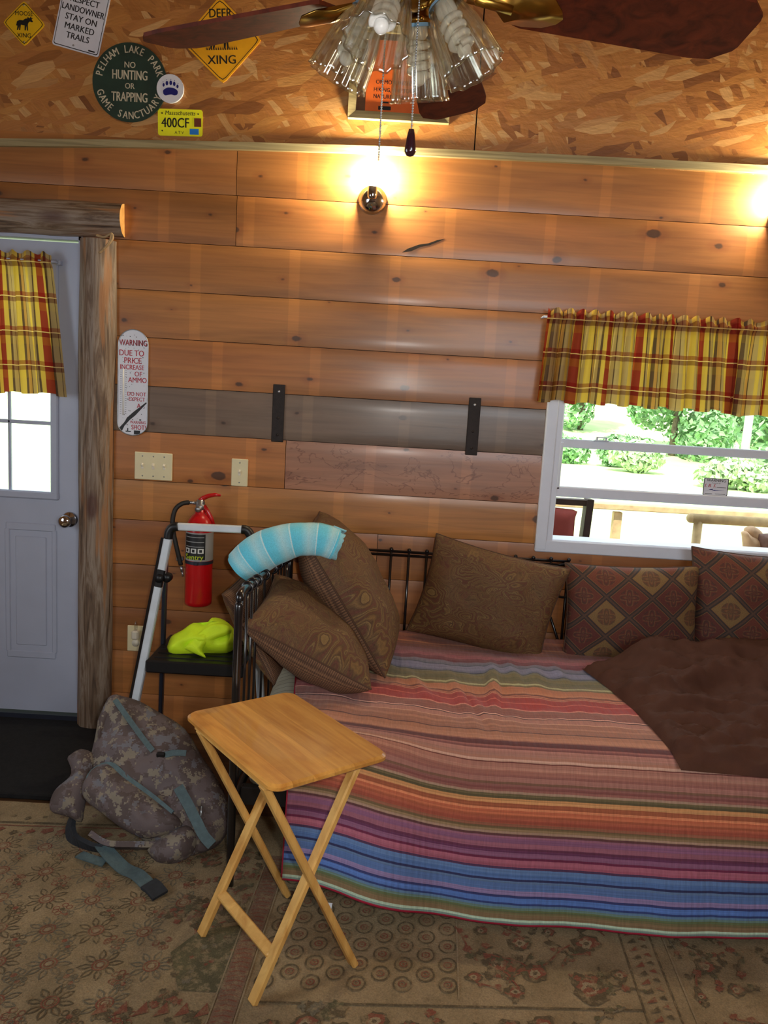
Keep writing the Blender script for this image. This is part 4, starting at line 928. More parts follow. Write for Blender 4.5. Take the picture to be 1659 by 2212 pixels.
mb = MB(); c = L0.lerp(L1, 0.16); mb.tube([c+Vector((0, -0.022, 0)), c+Vector((0, 0.03, 0))], 0.017, 16); mb.bar(L0.lerp(L1, 0.125), L0.lerp(L1, 0.20), 0.030, 0.030, (0, -1, 0), 0, 0.004); mb.tube([c+Vector((0.028, -0.016, 0.002)), c+Vector((0.028, 0.014, 0.002))], 0.017, 16); mb.build('hinge_knob', 'black_plastic', ld)
mb = MB(); mb.box((-0.685, -0.295, 0.484), (0.375, 0.33, 0.022), None, 0, 0.008); mb.box((-0.685, -0.455, 0.470), (0.375, 0.020, 0.050), None, 0, 0.006)
for i in range(6): mb.box((-0.685, -0.42+i*0.05, 0.496), (0.33, 0.012, 0.004), None, 0, 0.001)
mb.build('platform', 'black_plastic', ld)
for p in (L1, Rr1, Vector((-0.915, -0.09, 0.012)), Vector((-0.462, -0.09, 0.012))):
    mb = MB(); mb.box((p.x, p.y, 0.022), (0.032, 0.036, 0.034), None, 0, 0.005); mb.build('rubber_foot', 'black_plastic', ld)
shirt = thing('shirt', 'crumpled neon yellow work shirt on the step ladder platform', 'shirt', (-0.68, -0.32, 0.5))
so, sv = (-0.68, -0.33, 0.50), (0, 0.42, 0.9)
def sfold(x, y): return 0.030*math.sin(26*(x*0.75+y*0.9) + 3*noise.noise(Vector((x*9, y*9, 0)))) * (0.5+0.5*noise.noise(Vector((x*14, y*14, 4)))) + 0.016*math.sin(48*(x*0.3-y) + 2.0 + 4*noise.noise(Vector((x*7, y*7, 9))))
mb = MB(); puff(mb, round_outline([(-0.145, 0.002), (-0.132, 0.048), (-0.093, 0.074), (-0.051, 0.107), (-0.004, 0.102), (0.02, 0.131), (0.067, 0.125), (0.114, 0.087), (0.127, 0.04), (0.105, 0.002), (0.055, -0.009), (0.0, -0.012), (-0.08, -0.031), (-0.126, -0.026)], 3), so, (1, 0, 0), sv, 0.075, 0.05, 0.055, 44, 44, 0.02, 16, 3.0, 0, sfold); mb.build('shirt_body', 'hivis', shirt)
mb = MB(); puff(mb, round_outline([(-0.065, -0.003), (-0.009, 0.065), (0.042, 0.101), (0.098, 0.097), (0.111, 0.068), (0.05, 0.039), (0.008, 0.001), (0.025, -0.032), (-0.001, -0.026)], 3), Vector(so)+Vector((0, -0.062, 0.028)), (1, 0, 0), sv, 0.022, 0.02, 0.02, 30, 26, 0.008, 20, 8.0); mb.build('shirt_sleeve', 'hivis', shirt)

# ------------------------------------------------------------------ fire extinguisher
ex = thing('fire_extinguisher', 'red fire extinguisher with black hose on the wall behind the step ladder', 'fire extinguisher', (-0.765, -0.085, 0.617))
T_ = Matrix.Translation((-0.765, -0.085, 0.617))
mb = MB(); mb.lathe([(0.0, 0.004), (0.046, 0.0), (0.0555, 0.006), (0.0565, 0.02), (0.0565, 0.315), (0.055, 0.338), (0.048, 0.362), (0.034, 0.382), (0.022, 0.392), (0.020, 0.408), (0.0, 0.408)], T_, 40); mb.build('cylinder', 'red_paint', ex)
mb = MB(); mb.lathe([(0.0571, 0.198), (0.0571, 0.318)], T_, 48, cap=False); lb = mb.build('label_band', 'label_grey', ex)
def on_cyl(mb, ang0, ang1, z0, z1, mi, r=0.0576):
    n = 10; vs_ = []
    for i in range(n+1):
        a = -PI/2 + ang0 + (ang1-ang0)*i/n
        for z in (z0, z1): vs_.append((-0.765 + r*math.cos(a), -0.085 + r*math.sin(a), 0.617+z))
    mb.add(vs_, [(2*i, 2*i+2, 2*i+3, 2*i+1) for i in range(n)], mi, True)
mb = MB(); on_cyl(mb, -1.05, 0.65, 0.205, 0.312, 0)
for k, (z0, z1) in enumerate(((0.298, 0.301), (0.278, 0.281), (0.258, 0.261))): on_cyl(mb, -0.95, 0.55, z0, z1, 1, 0.0580)
for i, a in enumerate((-0.95, -0.42, 0.11)): on_cyl(mb, a, a+0.42, 0.232, 0.252, 2, 0.0580); on_cyl(mb, a+0.10, a+0.30, 0.236, 0.248, 0, 0.0583)
mb.build('label_print', ['sign_black', 'label_grey', 'label_white'], lb)
mb = MB(); mb.text('Sentry', 0.030, (-0.775, -0.1445, 0.832), (1, 0, 0), (0, 0, 1), 0, 'CENTER', 0.0)
mb.v = [(x, -0.085 - math.sqrt(max(0.0, 0.0585**2 - (x+0.765)**2)), z) for (x, y, z) in mb.v]; mb.build('lettering', 'label_yellow', lb)
mb = MB(); mb.lathe([(0.0582, 0.183), (0.0582, 0.197)], T_, 40, cap=False); mb.box((-0.765, -0.144, 0.807), (0.02, 0.006, 0.016), None, 0, 0.002); mb.box((-0.765, -0.018, 0.80), (0.05, 0.035, 0.10), None, 0, 0.003); mb.build('wall_bracket', 'dark_steel', ex)
mb = MB(); mb.lathe([(0.019, 0.405), (0.019, 0.43), (0.015, 0.432), (0.015, 0.45), (0.0, 0.45)], T_, 20); mb.box((-0.765, -0.085, 1.048), (0.034, 0.024, 0.03), None, 0, 0.004)
mb.tube([(-0.785, -0.085, 1.052), (-0.812, -0.09, 1.053)], 0.0065, 10); mb.tube([(-0.768, -0.10, 1.03), (-0.768, -0.116, 1.03)], 0.013, 16); mb.build('valve', 'steel', ex)
mb = MB(); mb.tube([(-0.77, -0.085, 1.062), (-0.755, -0.085, 1.074), (-0.73, -0.085, 1.086), (-0.705, -0.085, 1.091), (-0.682, -0.085, 1.090)], [0.010, 0.010, 0.009, 0.008, 0.005], 8); mb.build('squeeze_lever', 'red_paint', ex)
mb = MB(); mb.tube([(-0.752, -0.085, 1.042), (-0.735, -0.085, 1.02), (-0.718, -0.085, 0.99), (-0.704, -0.085, 0.955)], [0.011, 0.010, 0.009, 0.006], 8); mb.build('carry_handle', 'red_paint', ex)
mb = MB(); mb.tube(smooth_path([(-0.812, -0.09, 1.053), (-0.838, -0.10, 1.048), (-0.862, -0.11, 1.025), (-0.872, -0.115, 0.98), (-0.868, -0.115, 0.93), (-0.852, -0.115, 0.86), (-0.835, -0.11, 0.79)], 6), 0.0095, 10); mb.build('hose', 'rubber', ex)
mb = MB(); mb.tube([(-0.834, -0.11, 0.785), (-0.829, -0.11, 0.762)], 0.0065, 10); mb.tube([(-0.829, -0.11, 0.762), (-0.825, -0.11, 0.742)], 0.004, 8); mb.box((-0.842, -0.10, 0.815), (0.03, 0.02, 0.018), None, 0, 0.003); mb.build('nozzle', 'steel', ex)

# ------------------------------------------------------------------ backpack
PO, PV = Vector((-0.80, -0.93, 0.02)), Vector((0, 0.35, 0.39)).normalized(); PN = Vector((1, 0, 0)).cross(PV)
bp = thing('backpack', 'grey digital camouflage backpack slumped on the carpet between door and tray table', 'backpack', (-0.80, -0.80, 0))
mb = MB(); puff(mb, round_outline([(-0.12, 0.508), (-0.052, 0.493), (0.032, 0.455), (0.134, 0.401), (0.219, 0.299), (0.299, 0.208), (0.341, 0.119), (0.337, 0.066), (0.313, 0.025), (0.264, -0.006), (0.206, -0.021), (0.118, -0.004), (0.032, 0.042), (-0.062, 0.111), (-0.143, 0.183), (-0.171, 0.26), (-0.175, 0.341), (-0.179, 0.425), (-0.16, 0.487)], 3), PO, (1, 0, 0), PV, 0.07, 0.15, 0.13, 60, 50, 0.028, 7, 2.0, 0, lambda x, y: 0.010*math.sin(40*(y-0.5*x)) + 0.012*noise.noise(Vector((x*11, y*16, 2))))
body = mb.build('pack_body', 'camo_cloth', bp)
mb = MB(); puff(mb, round_outline([(-0.249, 0.268), (-0.206, 0.303), (-0.147, 0.277), (-0.147, 0.198), (-0.15, 0.121), (-0.148, 0.064), (-0.195, 0.079), (-0.258, 0.093), (-0.26, 0.157), (-0.218, 0.213)], 3), PO+PN*0.015, (1, 0, 0), PV, 0.055, 0.05, 0.06, 34, 30, 0.012, 12, 4.0); mb.build('side_pocket', 'camo_cloth', bp)
mb = MB(); puff(mb, round_outline([(-0.16, 0.169), (-0.143, 0.225), (-0.086, 0.251), (-0.018, 0.208), (0.081, 0.152), (0.178, 0.091), (0.19, 0.055), (0.094, 0.018), (0.009, 0.042), (-0.072, 0.087), (-0.144, 0.13)], 3), PO+PN*0.05, (1, 0, 0), PV, 0.055, 0.04, 0.06, 40, 34, 0.016, 10, 6.0, 0, lambda x, y: 0.006*math.sin(60*(x+y)))
mb.build('front_pocket', 'camo_cloth', bp)
mb = MB(); puff(mb, round_outline([(0.094, -0.015), (0.147, 0.033), (0.21, 0.069), (0.25, 0.039), (0.241, -0.018), (0.187, -0.05), (0.13, -0.047)], 3), PO+PN*0.035, (1, 0, 0), PV, 0.05, 0.035, 0.04, 30, 30, 0.014, 13, 8.0); mb.build('lower_pocket', 'camo_cloth', bp)
mb = MB(); puff(mb, round_outline([(-0.172, 0.395), (-0.153, 0.488), (-0.11, 0.498), (-0.106, 0.453), (-0.137, 0.375), (-0.146, 0.317)], 3), PO+PN*0.03, (1, 0, 0), PV, 0.03, 0.03, 0.03, 30, 20, 0.01, 12, 9.0); mb.build('top_flap', 'camo_cloth', bp)
def strap(pts, w, part, mat, side=(1, 0, 0), th=0.004): mb = MB(); ribbon(mb, pts, w, th, side); return mb.build(part, mat, bp)
strap([(-0.914, -0.676, 0.419), (-0.856, -0.716, 0.374), (-0.794, -0.758, 0.327), (-0.744, -0.79, 0.291)], 0.018, 'lid_strap', 'pack_webbing', (1, 0.4, 0.3))
mb = MB(); c = Vector([(-0.711, -0.804, 0.283)][0]); mb.box(c, (0.030, 0.018, 0.022), None, 0, 0.004); mb.build('buckle', 'black_plastic', bp)
strap([(-0.699, -0.805, 0.285), (-0.665, -0.798, 0.293), (-0.627, -0.798, 0.293)], 0.020, 'lid_strap', 'pack_webbing', (0, 0.6, 0.8))
strap([(-0.633, -0.871, 0.208), (-0.593, -0.905, 0.171), (-0.552, -0.942, 0.129), (-0.522, -0.97, 0.099), (-0.49, -0.988, 0.078)], 0.034, 'compression_strap', 'pack_webbing', (1, 0.3, 0.2))
mb = MB(); mb.tube([(-0.541, -0.921, 0.172), (-0.539, -0.941, 0.15)], 0.003, 8); mb.build('zip_pull', 'zip_silver', bp)
strap([(-0.943, -0.877, 0.192), (-0.93, -0.844, 0.229), (-0.877, -0.825, 0.249), (-0.808, -0.853, 0.218), (-0.712, -0.89, 0.177), (-0.638, -0.922, 0.142)], 0.018, 'pocket_flap_edge', 'pack_webbing', (0.2, 0.6, 0.8), 0.008)
strap([(-0.985, -0.80, 0.10), (-0.995, -0.865, 0.05), (-0.965, -0.915, 0.025), (-0.905, -0.945, 0.018), (-0.85, -0.955, 0.014)], 0.062, 'hip_belt', 'dark_webbing', (0.5, -0.5, 0.6), 0.014)
strap([(-0.895, -0.93, 0.05), (-0.83, -0.965, 0.045), (-0.74, -0.97, 0.05), (-0.68, -0.95, 0.04)], 0.05, 'shoulder_strap', 'camo_cloth', (0.1, -0.7, 0.6), 0.018)
strap([(-0.86, -0.955, 0.040), (-0.81, -1.005, 0.030), (-0.755, -1.045, 0.016), (-0.70, -1.085, 0.024), (-0.655, -1.12, 0.014)], 0.046, 'loose_strap', 'pack_webbing', (0.55, 0.75, 0.1))
strap([(-0.655, -1.122, 0.020), (-0.632, -1.142, 0.022), (-0.605, -1.165, 0.013)], 0.052, 'strap_end', 'dark_webbing', (0.55, 0.75, 0.1), 0.010)
strap([(-0.92, -0.985, 0.016), (-0.88, -1.01, 0.022), (-0.825, -1.02, 0.014)], 0.032, 'loose_strap', 'pack_webbing', (0.3, 0.9, 0.1))

# ------------------------------------------------------------------ wall plates, brackets, thermometer sign
def switch_plate(x, z, w, n, label):
    root = thing('switch_plate', label, 'light switch', (x, 0, z), 'light switch plates on the pine wall')
    mb = MB(); mb.box((x, -0.0055, z), (w, 0.007, 0.116), None, 0, 0.0025); mb.build('cover_plate', 'ivory', root)
    for i in range(n):
        xx = x + (i-(n-1)/2)*0.046
        mb = MB(); mb.box((xx, -0.0085, z), (0.011, 0.004, 0.025), None, 0, 0.001); mb.box((xx, -0.014, z+0.004), (0.0085, 0.014, 0.011), Euler((0.5, 0, 0)).to_matrix(), 0, 0.002); mb.build('toggle', 'offwhite_plastic', root)
        for dz in (0.042, -0.042): mb = MB(); mb.tube([(xx, -0.008, z+dz), (xx, -0.0103, z+dz)], 0.003, 10); mb.build('screw', 'steel', root)
switch_plate(-0.987, 1.186, 0.160, 3, 'wide ivory plate with three switches beside the log post')
switch_plate(-0.621, 1.181, 0.070, 1, 'narrow ivory plate with a single switch, right of the triple one')
for x, z, label in ((-0.467, 1.440, 'black iron strap on the grey board, the left one, nearer the switches'), (0.352, 1.433, 'black iron strap on the grey board, the right one, nearer the window')):
    root = thing('iron_strap', label, 'bracket', (x, 0, z), 'iron straps on the grey board')
    mb = MB(); mb.box((x, -0.0065, z), (0.050, 0.008, 0.240), None, 0, 0.002); mb.build('strap_plate', 'iron', root)
    for dz in (0.09, -0.02, -0.09): mb = MB(); mb.ball((x, -0.0105, z+dz), (0.006, 0.003, 0.006), 10, 6); mb.build('screw_head', 'steel' if dz > 0 else 'iron', root)
th = thing('thermometer_sign', 'tall white rounded tin thermometer sign with red lettering by the log post', 'sign', (-1.078, 0, 1.53))
TH_B, TH_T, hw = 1.312, 1.748, 0.062
P = [(-1.078 + hw*math.cos(a), TH_T-hw + hw*math.sin(a)) for a in (PI*k/14 for k in range(15))] + [(-1.078 - hw*math.cos(a), TH_B+hw*0.8 - hw*0.8*math.sin(a)) for a in (PI*k/14 for k in range(15))]
mb = MB(); mb.plate(P, (0, -0.003, 0), (1, 0, 0), (0, 0, 1), 0.006); mb.build('tin_plate', 'sign_white', th)
mb = MB(); mb.tube([(x, -0.009, z) for x, z in P], 0.0022, 6, closed=True); mb.build('rolled_rim', 'steel', th)
red = MB(); dark = MB(); FY = -0.0092
for s, px, py, sz, sx in (('DUE TO', 286, 763, 0.034, 0.94), ('PRICE', 288, 779, 0.034, 0.94), ('INCREASE', 286, 793, 0.028, 0.90), ('OF', 299, 807, 0.028, 1), ('AMMO', 297, 820, 0.030, 0.95), ('DO NOT', 294, 850, 0.023, 0.95), ('EXPECT', 294, 861, 0.023, 0.95), ('A', 298, 875, 0.026, 1), ('WARNING', 295, 911, 0.017, 0.9), ('SHOT!', 296, 922, 0.028, 0.86)):
    red.text(s, sz, (-1.078 + (px-286.5 + (py-826)*0.045)/520, FY, 1.530-(py-826)/520), (1, 0, 0.0), (0, 0, 1), 0, 'CENTER', 0.012, sx*0.9)
red.text('WARNING', 0.033, (-1.078, FY, 1.694), (1, 0, 0), (0, 0, 1), 0, 'CENTER', 0.0, 0.72)
red.build('lettering', 'sign_red', th)
dark.text('WARNING', 0.034, (-1.0768, FY+0.0003, 1.6925), (1, 0, 0), (0, 0, 1), 0, 'CENTER', 0.012, 0.71)
gun = [(-1.022, 1.453), (-1.018, 1.45), (-1.044, 1.421), (-1.065, 1.397), (-1.089, 1.376), (-1.105, 1.357), (-1.11, 1.352), (-1.123, 1.325), (-1.136, 1.338), (-1.116, 1.36), (-1.108, 1.371), (-1.101, 1.385), (-1.073, 1.411), (-1.051, 1.429), (-1.035, 1.442)]
mb = MB(); mb.plate(gun, (0, FY, 0), (1, 0, 0), (0, 0, 1), 0.0006); mb.build('printed_shotgun', 'sign_black', th); rr2 = random.Random(8)
for k in range(70):
    x = -1.078 + rr2.uniform(-0.05, 0.05); z = rr2.uniform(1.35, 1.735); dark.plate(circle(x, z, rr2.uniform(0.0008, 0.0022), 6), (0, FY, 0), (1, 0, 0), (0, 0, 1), 0.0004)
for k in range(22): dark.plate([(-1.131, 1.40+k*0.009), (-1.125, 1.40+k*0.009), (-1.125, 1.4014+k*0.009), (-1.131, 1.4014+k*0.009)], (0, FY, 0), (1, 0, 0), (0, 0, 1), 0.0004); dark.plate([(-1.110, 1.40+k*0.009), (-1.104, 1.40+k*0.009), (-1.104, 1.4014+k*0.009), (-1.110, 1.4014+k*0.009)], (0, FY, 0), (1, 0, 0), (0, 0, 1), 0.0004)
dark.box((-1.058, FY-0.0004, 1.325), (0.026, 0.0008, 0.016)); dark.box((-1.095, FY-0.0004, 1.328), (0.022, 0.0008, 0.004)); dark.box((-1.097, FY-0.0004, 1.335), (0.004, 0.0008, 0.014)); dark.box((-1.045, FY-0.0004, 1.378), (0.008, 0.0008, 0.005))
dark.build('printed_marks', 'sign_black', th)
mb = MB(); mb.tube([(-1.1175, -0.0115, 1.395), (-1.1175, -0.0115, 1.585)], 0.0028, 8); mb.build('glass_tube', 'label_white', th)
# outlet with a small plug-in night light
ol = thing('outlet', 'ivory wall outlet low on the wall left of the step ladder', 'outlet', (-1.053, 0, 0.425))
mb = MB(); mb.box((-1.053, -0.0055, 0.425), (0.072, 0.007, 0.116), None, 0, 0.0025); mb.build('cover_plate', 'ivory', ol)
for dz in (0.02, -0.02): mb = MB(); mb.tube([(-1.053, -0.008, 0.425+dz), (-1.053, -0.0105, 0.425+dz)], 0.0165, 18); mb.build('receptacle', 'offwhite_plastic', ol)
nl = thing('night_light', 'small clear bulb night light plugged into the ivory outlet', 'night light', (-1.048, -0.02, 0.46))
mb = MB(); mb.box((-1.048, -0.026, 0.448), (0.030, 0.030, 0.04), None, 0, 0.006); mb.build('plug_body', 'offwhite_plastic', nl)
mb = MB(); mb.lathe([(0.0055, 0), (0.008, 0.012), (0.0085, 0.026), (0.005, 0.038), (0.0, 0.045)], Matrix.Translation((-1.046, -0.028, 0.468)), 14); mb.build('bulb', 'clear_bulb', nl)
# antler hung at the top of the log post
an = MB(); an.tube(smooth_path([(-1.206, -0.085, 2.102), (-1.173, -0.085, 2.097), (-1.147, -0.085, 2.111), (-1.141, -0.085, 2.094), (-1.161, -0.085, 2.066), (-1.194, -0.085, 2.035)], 5), 0.005, 8); an.tube(smooth_path([(-1.146, -0.087, 2.111), (-1.153, -0.087, 2.08), (-1.179, -0.087, 2.047)], 4), [0.004]*9, 8)
tag(an.build('antler', 'antler'), 'small deer antler hung at the top of the log post under the header', 'antler')

# ------------------------------------------------------------------ signs on the strand board
U0, V0 = Vector((1, 0, 0)), Vector((0, 0, 1))
def rot2(d): a = math.radians(d); return Vector((math.cos(a), 0, math.sin(a))), Vector((-math.sin(a), 0, math.cos(a)))
def screw(mb, o, u, v, x, y, r=0.003): p = Vector(o)+u*x+v*y; mb.tube([p, p+Vector((0, -0.003, 0))], r, 8)
def diamond(s, r=0.014):
    P = []
    for k in range(4):
        a = PI/2*k; c, d = math.cos(a), math.sin(a); t = r
        P += [(c*s - (c-d)*t*0.7, d*s - (d+c)*t*0.7), (c*(s-t*0.25), d*(s-t*0.25)), (c*s - (c+d)*t*0.7, d*s - (d-c)*t*0.7)]
    return P
def outline_strip(mb, P, w, o, u, v, mi=0, lift=0.0004):
    n = len(P); cx = sum(p[0] for p in P)/n; cy = sum(p[1] for p in P)/n; u, v = Vector(u), Vector(v); o = Vector(o) + u.cross(v)*lift
    Q = [(cx+(x-cx)*(1-w), cy+(y-cy)*(1-w)) for x, y in P]
    mb.add([o+u*x+v*y for x, y in P+Q], [(i, (i+1) % n, n+(i+1) % n, n+i) for i in range(n)], mi)
# moose crossing
o = Vector((-1.524, -0.0005, 2.899)); root = thing('warning_sign', 'small yellow diamond sign with a moose in the top left corner', 'sign', tuple(o))
mb = MB(); mb.plate(diamond(0.084), o, U0, V0, 0.0025); mb.build('sign_plate', 'sign_yellow', root)
p = o+Vector((0, -0.0026, 0)); mb = MB(); outline_strip(mb, diamond(0.078), 0.04, p, U0, V0); mb.text('MOOSE', 0.023, p+V0*0.036, U0, V0, 0, 'CENTER', 0.004, 0.92); mb.text('XING', 0.023, p-V0*0.044, U0, V0, 0, 'CENTER', 0.01)
moose = [(-30, -8), (-26, 8), (-16, 13), (-4, 12), (4, 19), (12, 20), (14, 27), (20, 21), (27, 30), (27, 22), (33, 22), (28, 17), (34, 10), (30, 6), (22, 9), (16, 4), (14, -4), (15, -26), (11, -26), (9, -8), (6, -26), (2, -26), (2, -7), (-12, -5), (-15, -26), (-19, -26), (-18, -10), (-23, -26), (-27, -26), (-25, -10)]
mb.build('lettering', 'sign_black', root); mb = MB(); mb.plate([(x*0.00105, y*0.00095) for x, y in moose], p, U0, V0, 0.0006); mb.build('moose_silhouette', 'sign_black', root)
for dz in (0.066, -0.067): mb = MB(); screw(mb, p, U0, V0, 0, dz); mb.build('screw', 'steel', root)
# respect landowner
u, v = rot2(-12.0); o = Vector((-1.298, -0.0005, 2.93)); root = thing('notice_sign', 'white rectangular trail notice with black lettering, tilted, top left', 'sign', tuple(o))
P = rr_out(0.094, 0.122, 0.010, 4); mb = MB(); mb.plate(P, o, u, v, 0.0025); mb.build('sign_plate', 'sign_white', root)
p = o+Vector((0, -0.0026, 0)); mb = MB(); outline_strip(mb, rr_out(0.089, 0.117, 0.008, 4), 0.025, p, u, v)
for s, y in (('RESPECT', 0.062), ('LANDOWNER', 0.028), ('STAY ON', -0.006), ('MARKED', -0.040), ('TRAILS', -0.073)): mb.text(s, 0.033, p+v*y, u, v, 0, 'CENTER', 0.013, 0.80 if len(s) > 8 else 0.92)
mb.plate([(0.050, -0.110), (0.076, -0.110), (0.076, -0.105), (0.050, -0.105)], p, u, v, 0.0005); mb.build('lettering', 'sign_black', root); mb = MB(); screw(mb, p, u, v, -0.01, -0.105); mb.build('screw', 'steel', root)
# round sanctuary sign
o = Vector((-1.105, -0.0040, 2.704)); root = thing('round_sign', 'large round dark green sign with cream lettering on the strand board', 'sign', tuple(o))
mb = MB(); mb.plate(circle(0, 0, 0.148, 64), o, U0, V0, 0.003); mb.build('sign_plate', 'sign_green', root)
p = o+Vector((0, -0.0031, 0)); mb = MB()
for s, y, sz, b in (('NO', 0.064, 0.032, 0.012), ('HUNTING', 0.026, 0.050, 0.012), ('OR', -0.014, 0.030, 0.012), ('TRAPPING', -0.056, 0.050, 0.012)): mb.text(s, sz, p+V0*y, U0, V0, 0, 'CENTER', b, 0.62 if len(s) > 6 else 0.9)
def arc_text(mb, s, r, a0, a1, sz, flip):
    for i, ch in enumerate(s):
        if ch == ' ': continue
        a = a0 + (a1-a0)*i/(len(s)-1); q = p + U0*math.cos(a)*r + V0*math.sin(a)*r; t = a-PI/2 if not flip else a+PI/2
        uu, vv = Vector((math.cos(t), 0, math.sin(t))), Vector((-math.sin(t), 0, math.cos(t))); mb.text(ch, sz, q, uu, vv, 0, 'CENTER', 0.012, 0.75)
arc_text(mb, 'PELHAM LAKE PARK', 0.122, math.radians(167), math.radians(18), 0.040, False); arc_text(mb, 'GAME SANCTUARY', 0.124, math.radians(200), math.radians(336), 0.040, True)
mb.build('lettering', 'sign_cream', root)
# paw disc
o = Vector((-0.944, -0.0010, 2.690)); root = thing('paw_disc', 'small round white disc with a blue paw print', 'sign', tuple(o))
mb = MB(); mb.plate(circle(0, 0, 0.0535, 40), o, U0, V0, 0.0085); mb.build('disc', 'sign_white', root)
p = o+Vector((0, -0.0086, 0)); mb = MB(); pad = [(-0.026, -0.016), (-0.028, -0.004), (-0.02, 0.004), (-0.008, 0.009), (0.008, 0.009), (0.02, 0.006), (0.03, -0.002), (0.029, -0.014), (0.018, -0.019), (0.006, -0.016), (-0.006, -0.018), (-0.018, -0.021)]
mb.plate(round_outline(pad, 3), p - V0*0.006, U0, V0, 0.0005)
for x, y, rx, ry in ((-0.026, 0.012, 0.0042, 0.0068), (-0.013, 0.019, 0.0052, 0.0085), (0.002, 0.021, 0.0052, 0.0085), (0.016, 0.018, 0.005, 0.0082), (0.029, 0.009, 0.0042, 0.0068)):
    mb.plate(circle(x, y, rx, 16, ry), p, U0, V0, 0.0005); mb.plate(circle(x*1.08, y+ry+0.004, 0.0012, 8, 0.002), p, U0, V0, 0.0005)
mb.build('paw_print', 'sign_blue', root)
# licence plate
o = Vector((-0.9035, -0.0005, 2.567)); u, v = rot2(1.6); root = thing('licence_plate', 'bright yellow vehicle plate reading 400CF below the paw disc', 'plate', tuple(o))
mb = MB(); mb.plate(rr_out(0.089, 0.0505, 0.009, 4), o, u, v, 0.002); mb.build('plate', 'plate_yellow', root)
p = o+Vector((0, -0.0021, 0)); mb = MB(); mb.text('400CF', 0.052, p+u*-0.019-v*0.003, u, v, 0, 'CENTER', 0.012, 0.80); mb.text('Massachusetts', 0.023, p+v*0.035, u, v, 0, 'CENTER', 0.002, 0.92, shear=0.15); mb.text('A T V', 0.015, p-v*0.038-u*0.004, u, v)
for x, y in ((-0.072, 0.034), (0.072, 0.034), (-0.072, -0.032)): mb.plate(circle(x, y, 0.003, 10), p, u, v, 0.0005)
mb.build('lettering', 'sign_black', root)
mb = MB(); mb.plate([(0.056, -0.014), (0.084, -0.014), (0.084, 0.018), (0.056, 0.018)], p, u, v, 0.0006); mb.build('sticker', 'plate_brown', root)
mb = MB(); mb.plate([(0.038, -0.044), (0.074, -0.044), (0.074, -0.022), (0.038, -0.022)], p, u, v, 0.0006); mb.build('sticker', 'plate_blue', root)
# deer crossing
u, v = rot2(4.0); o = Vector((-0.748, -0.0005, 2.880)); root = thing('warning_sign', 'large amber diamond sign with deer, partly behind the left fan blade', 'sign', tuple(o))
mb = MB(); mb.plate(diamond(0.160, 0.02), o, u, v, 0.0025); mb.build('sign_plate', 'sign_amber', root)
p = o+Vector((0, -0.0026, 0)); mb = MB(); outline_strip(mb, diamond(0.150, 0.02), 0.025, p, u, v); mb.text('DEER', 0.046, p+v*0.098, u, v, 0, 'CENTER', 0.012, 0.84); mb.text('XING', 0.046, p-v*0.072, u, v, 0, 'CENTER', 0.012)
deer = [(-44, -4), (-40, 14), (-28, 18), (4, 16), (18, 22), (26, 38), (24, 52), (30, 42), (34, 54), (34, 40), (46, 30), (42, 26), (32, 26), (26, 8), (24, -6), (26, -36), (21, -36), (17, -10), (14, -36), (9, -36), (8, -8), (-18, -6), (-26, -36), (-31, -36), (-28, -12), (-36, -36), (-41, -36), (-37, -10)]
mb.plate([(x*0.0011, y*0.0011) for x, y in deer], p+v*0.01, u, v, 0.0006)
for k in range(14): mb.plate([(-0.06+k*0.009, -0.034), (-0.054+k*0.009, -0.034), (-0.058+k*0.009, -0.022)], p, u, v, 0.0005)
mb.build('lettering', 'sign_black', root)
# framed orange notice
root = thing('framed_notice', 'orange notice in a wood frame on the strand board behind the lamp shades', 'sign', (-0.02, 0, 2.78)); x0, x1, z0, z1 = -0.236, 0.165, 2.618, 2.97
for a, b, c, d, nm in ((x0, z0, x1, z0, 1), (x1, z0, x1, z1, 0), (x1, z1, x0, z1, 1), (x0, z1, x0, z0, 0)):
    dx, dz = (b != d) and (0, 0) or (0, 0), 0
    w = 0.030; cx, cz = (x0+x1)/2, (z0+z1)/2
    def ins(x, z): return (x + (w if x < cx else -w), z + (w if z < cz else -w))
    a2, b2 = ins(a, b); c2, d2 = ins(c, d); mb = MB(); q = [(a, 0.0, b), (c, 0.0, d), (c2, 0.0, d2), (a2, 0.0, b2)]; f = [(x, -0.024 if i < 2 else -0.018, z) for i, (x, y, z) in enumerate(q)]
    mb.add(q+f, [(4, 5, 6, 7), (0, 1, 5, 4), (2, 3, 7, 6), (1, 2, 6, 5), (3, 0, 4, 7)]); mb.build('frame_rail', 'trim_wood', root)
mb = MB(); mb.box(((x0+x1)/2, -0.003, (z0+z1)/2), (x1-x0-0.05, 0.005, z1-z0-0.05)); mb.build('backing', 'floor_board', root)
mb = MB(); mb.box((-0.02, -0.0065, 2.78), (0.30, 0.002, 0.27)); pp = mb.build('notice_sheet', 'sign_orange', root)
mb = MB()
for s, px, py in (('OR MOTORIZED', 803, 175), ('HIKING, PHOTOGRAPHY', 799, 190), ('NATURE STUDY', 799, 203)):
    q = ((px-829.5)/524-0.082+0.0, 0, 2.760-(py-175)/524+0.0); mb.text(s, 0.0215, (q[0], -0.0077, q[2]), U0, V0, 0, 'LEFT', 0.012, 0.9)
mb.box((-0.093, -0.0079, 2.686), (0.03, 0.0006, 0.006)); mb.box((-0.093, -0.0079, 2.665), (0.05, 0.0006, 0.014)); mb.build('lettering', 'sign_black', root)
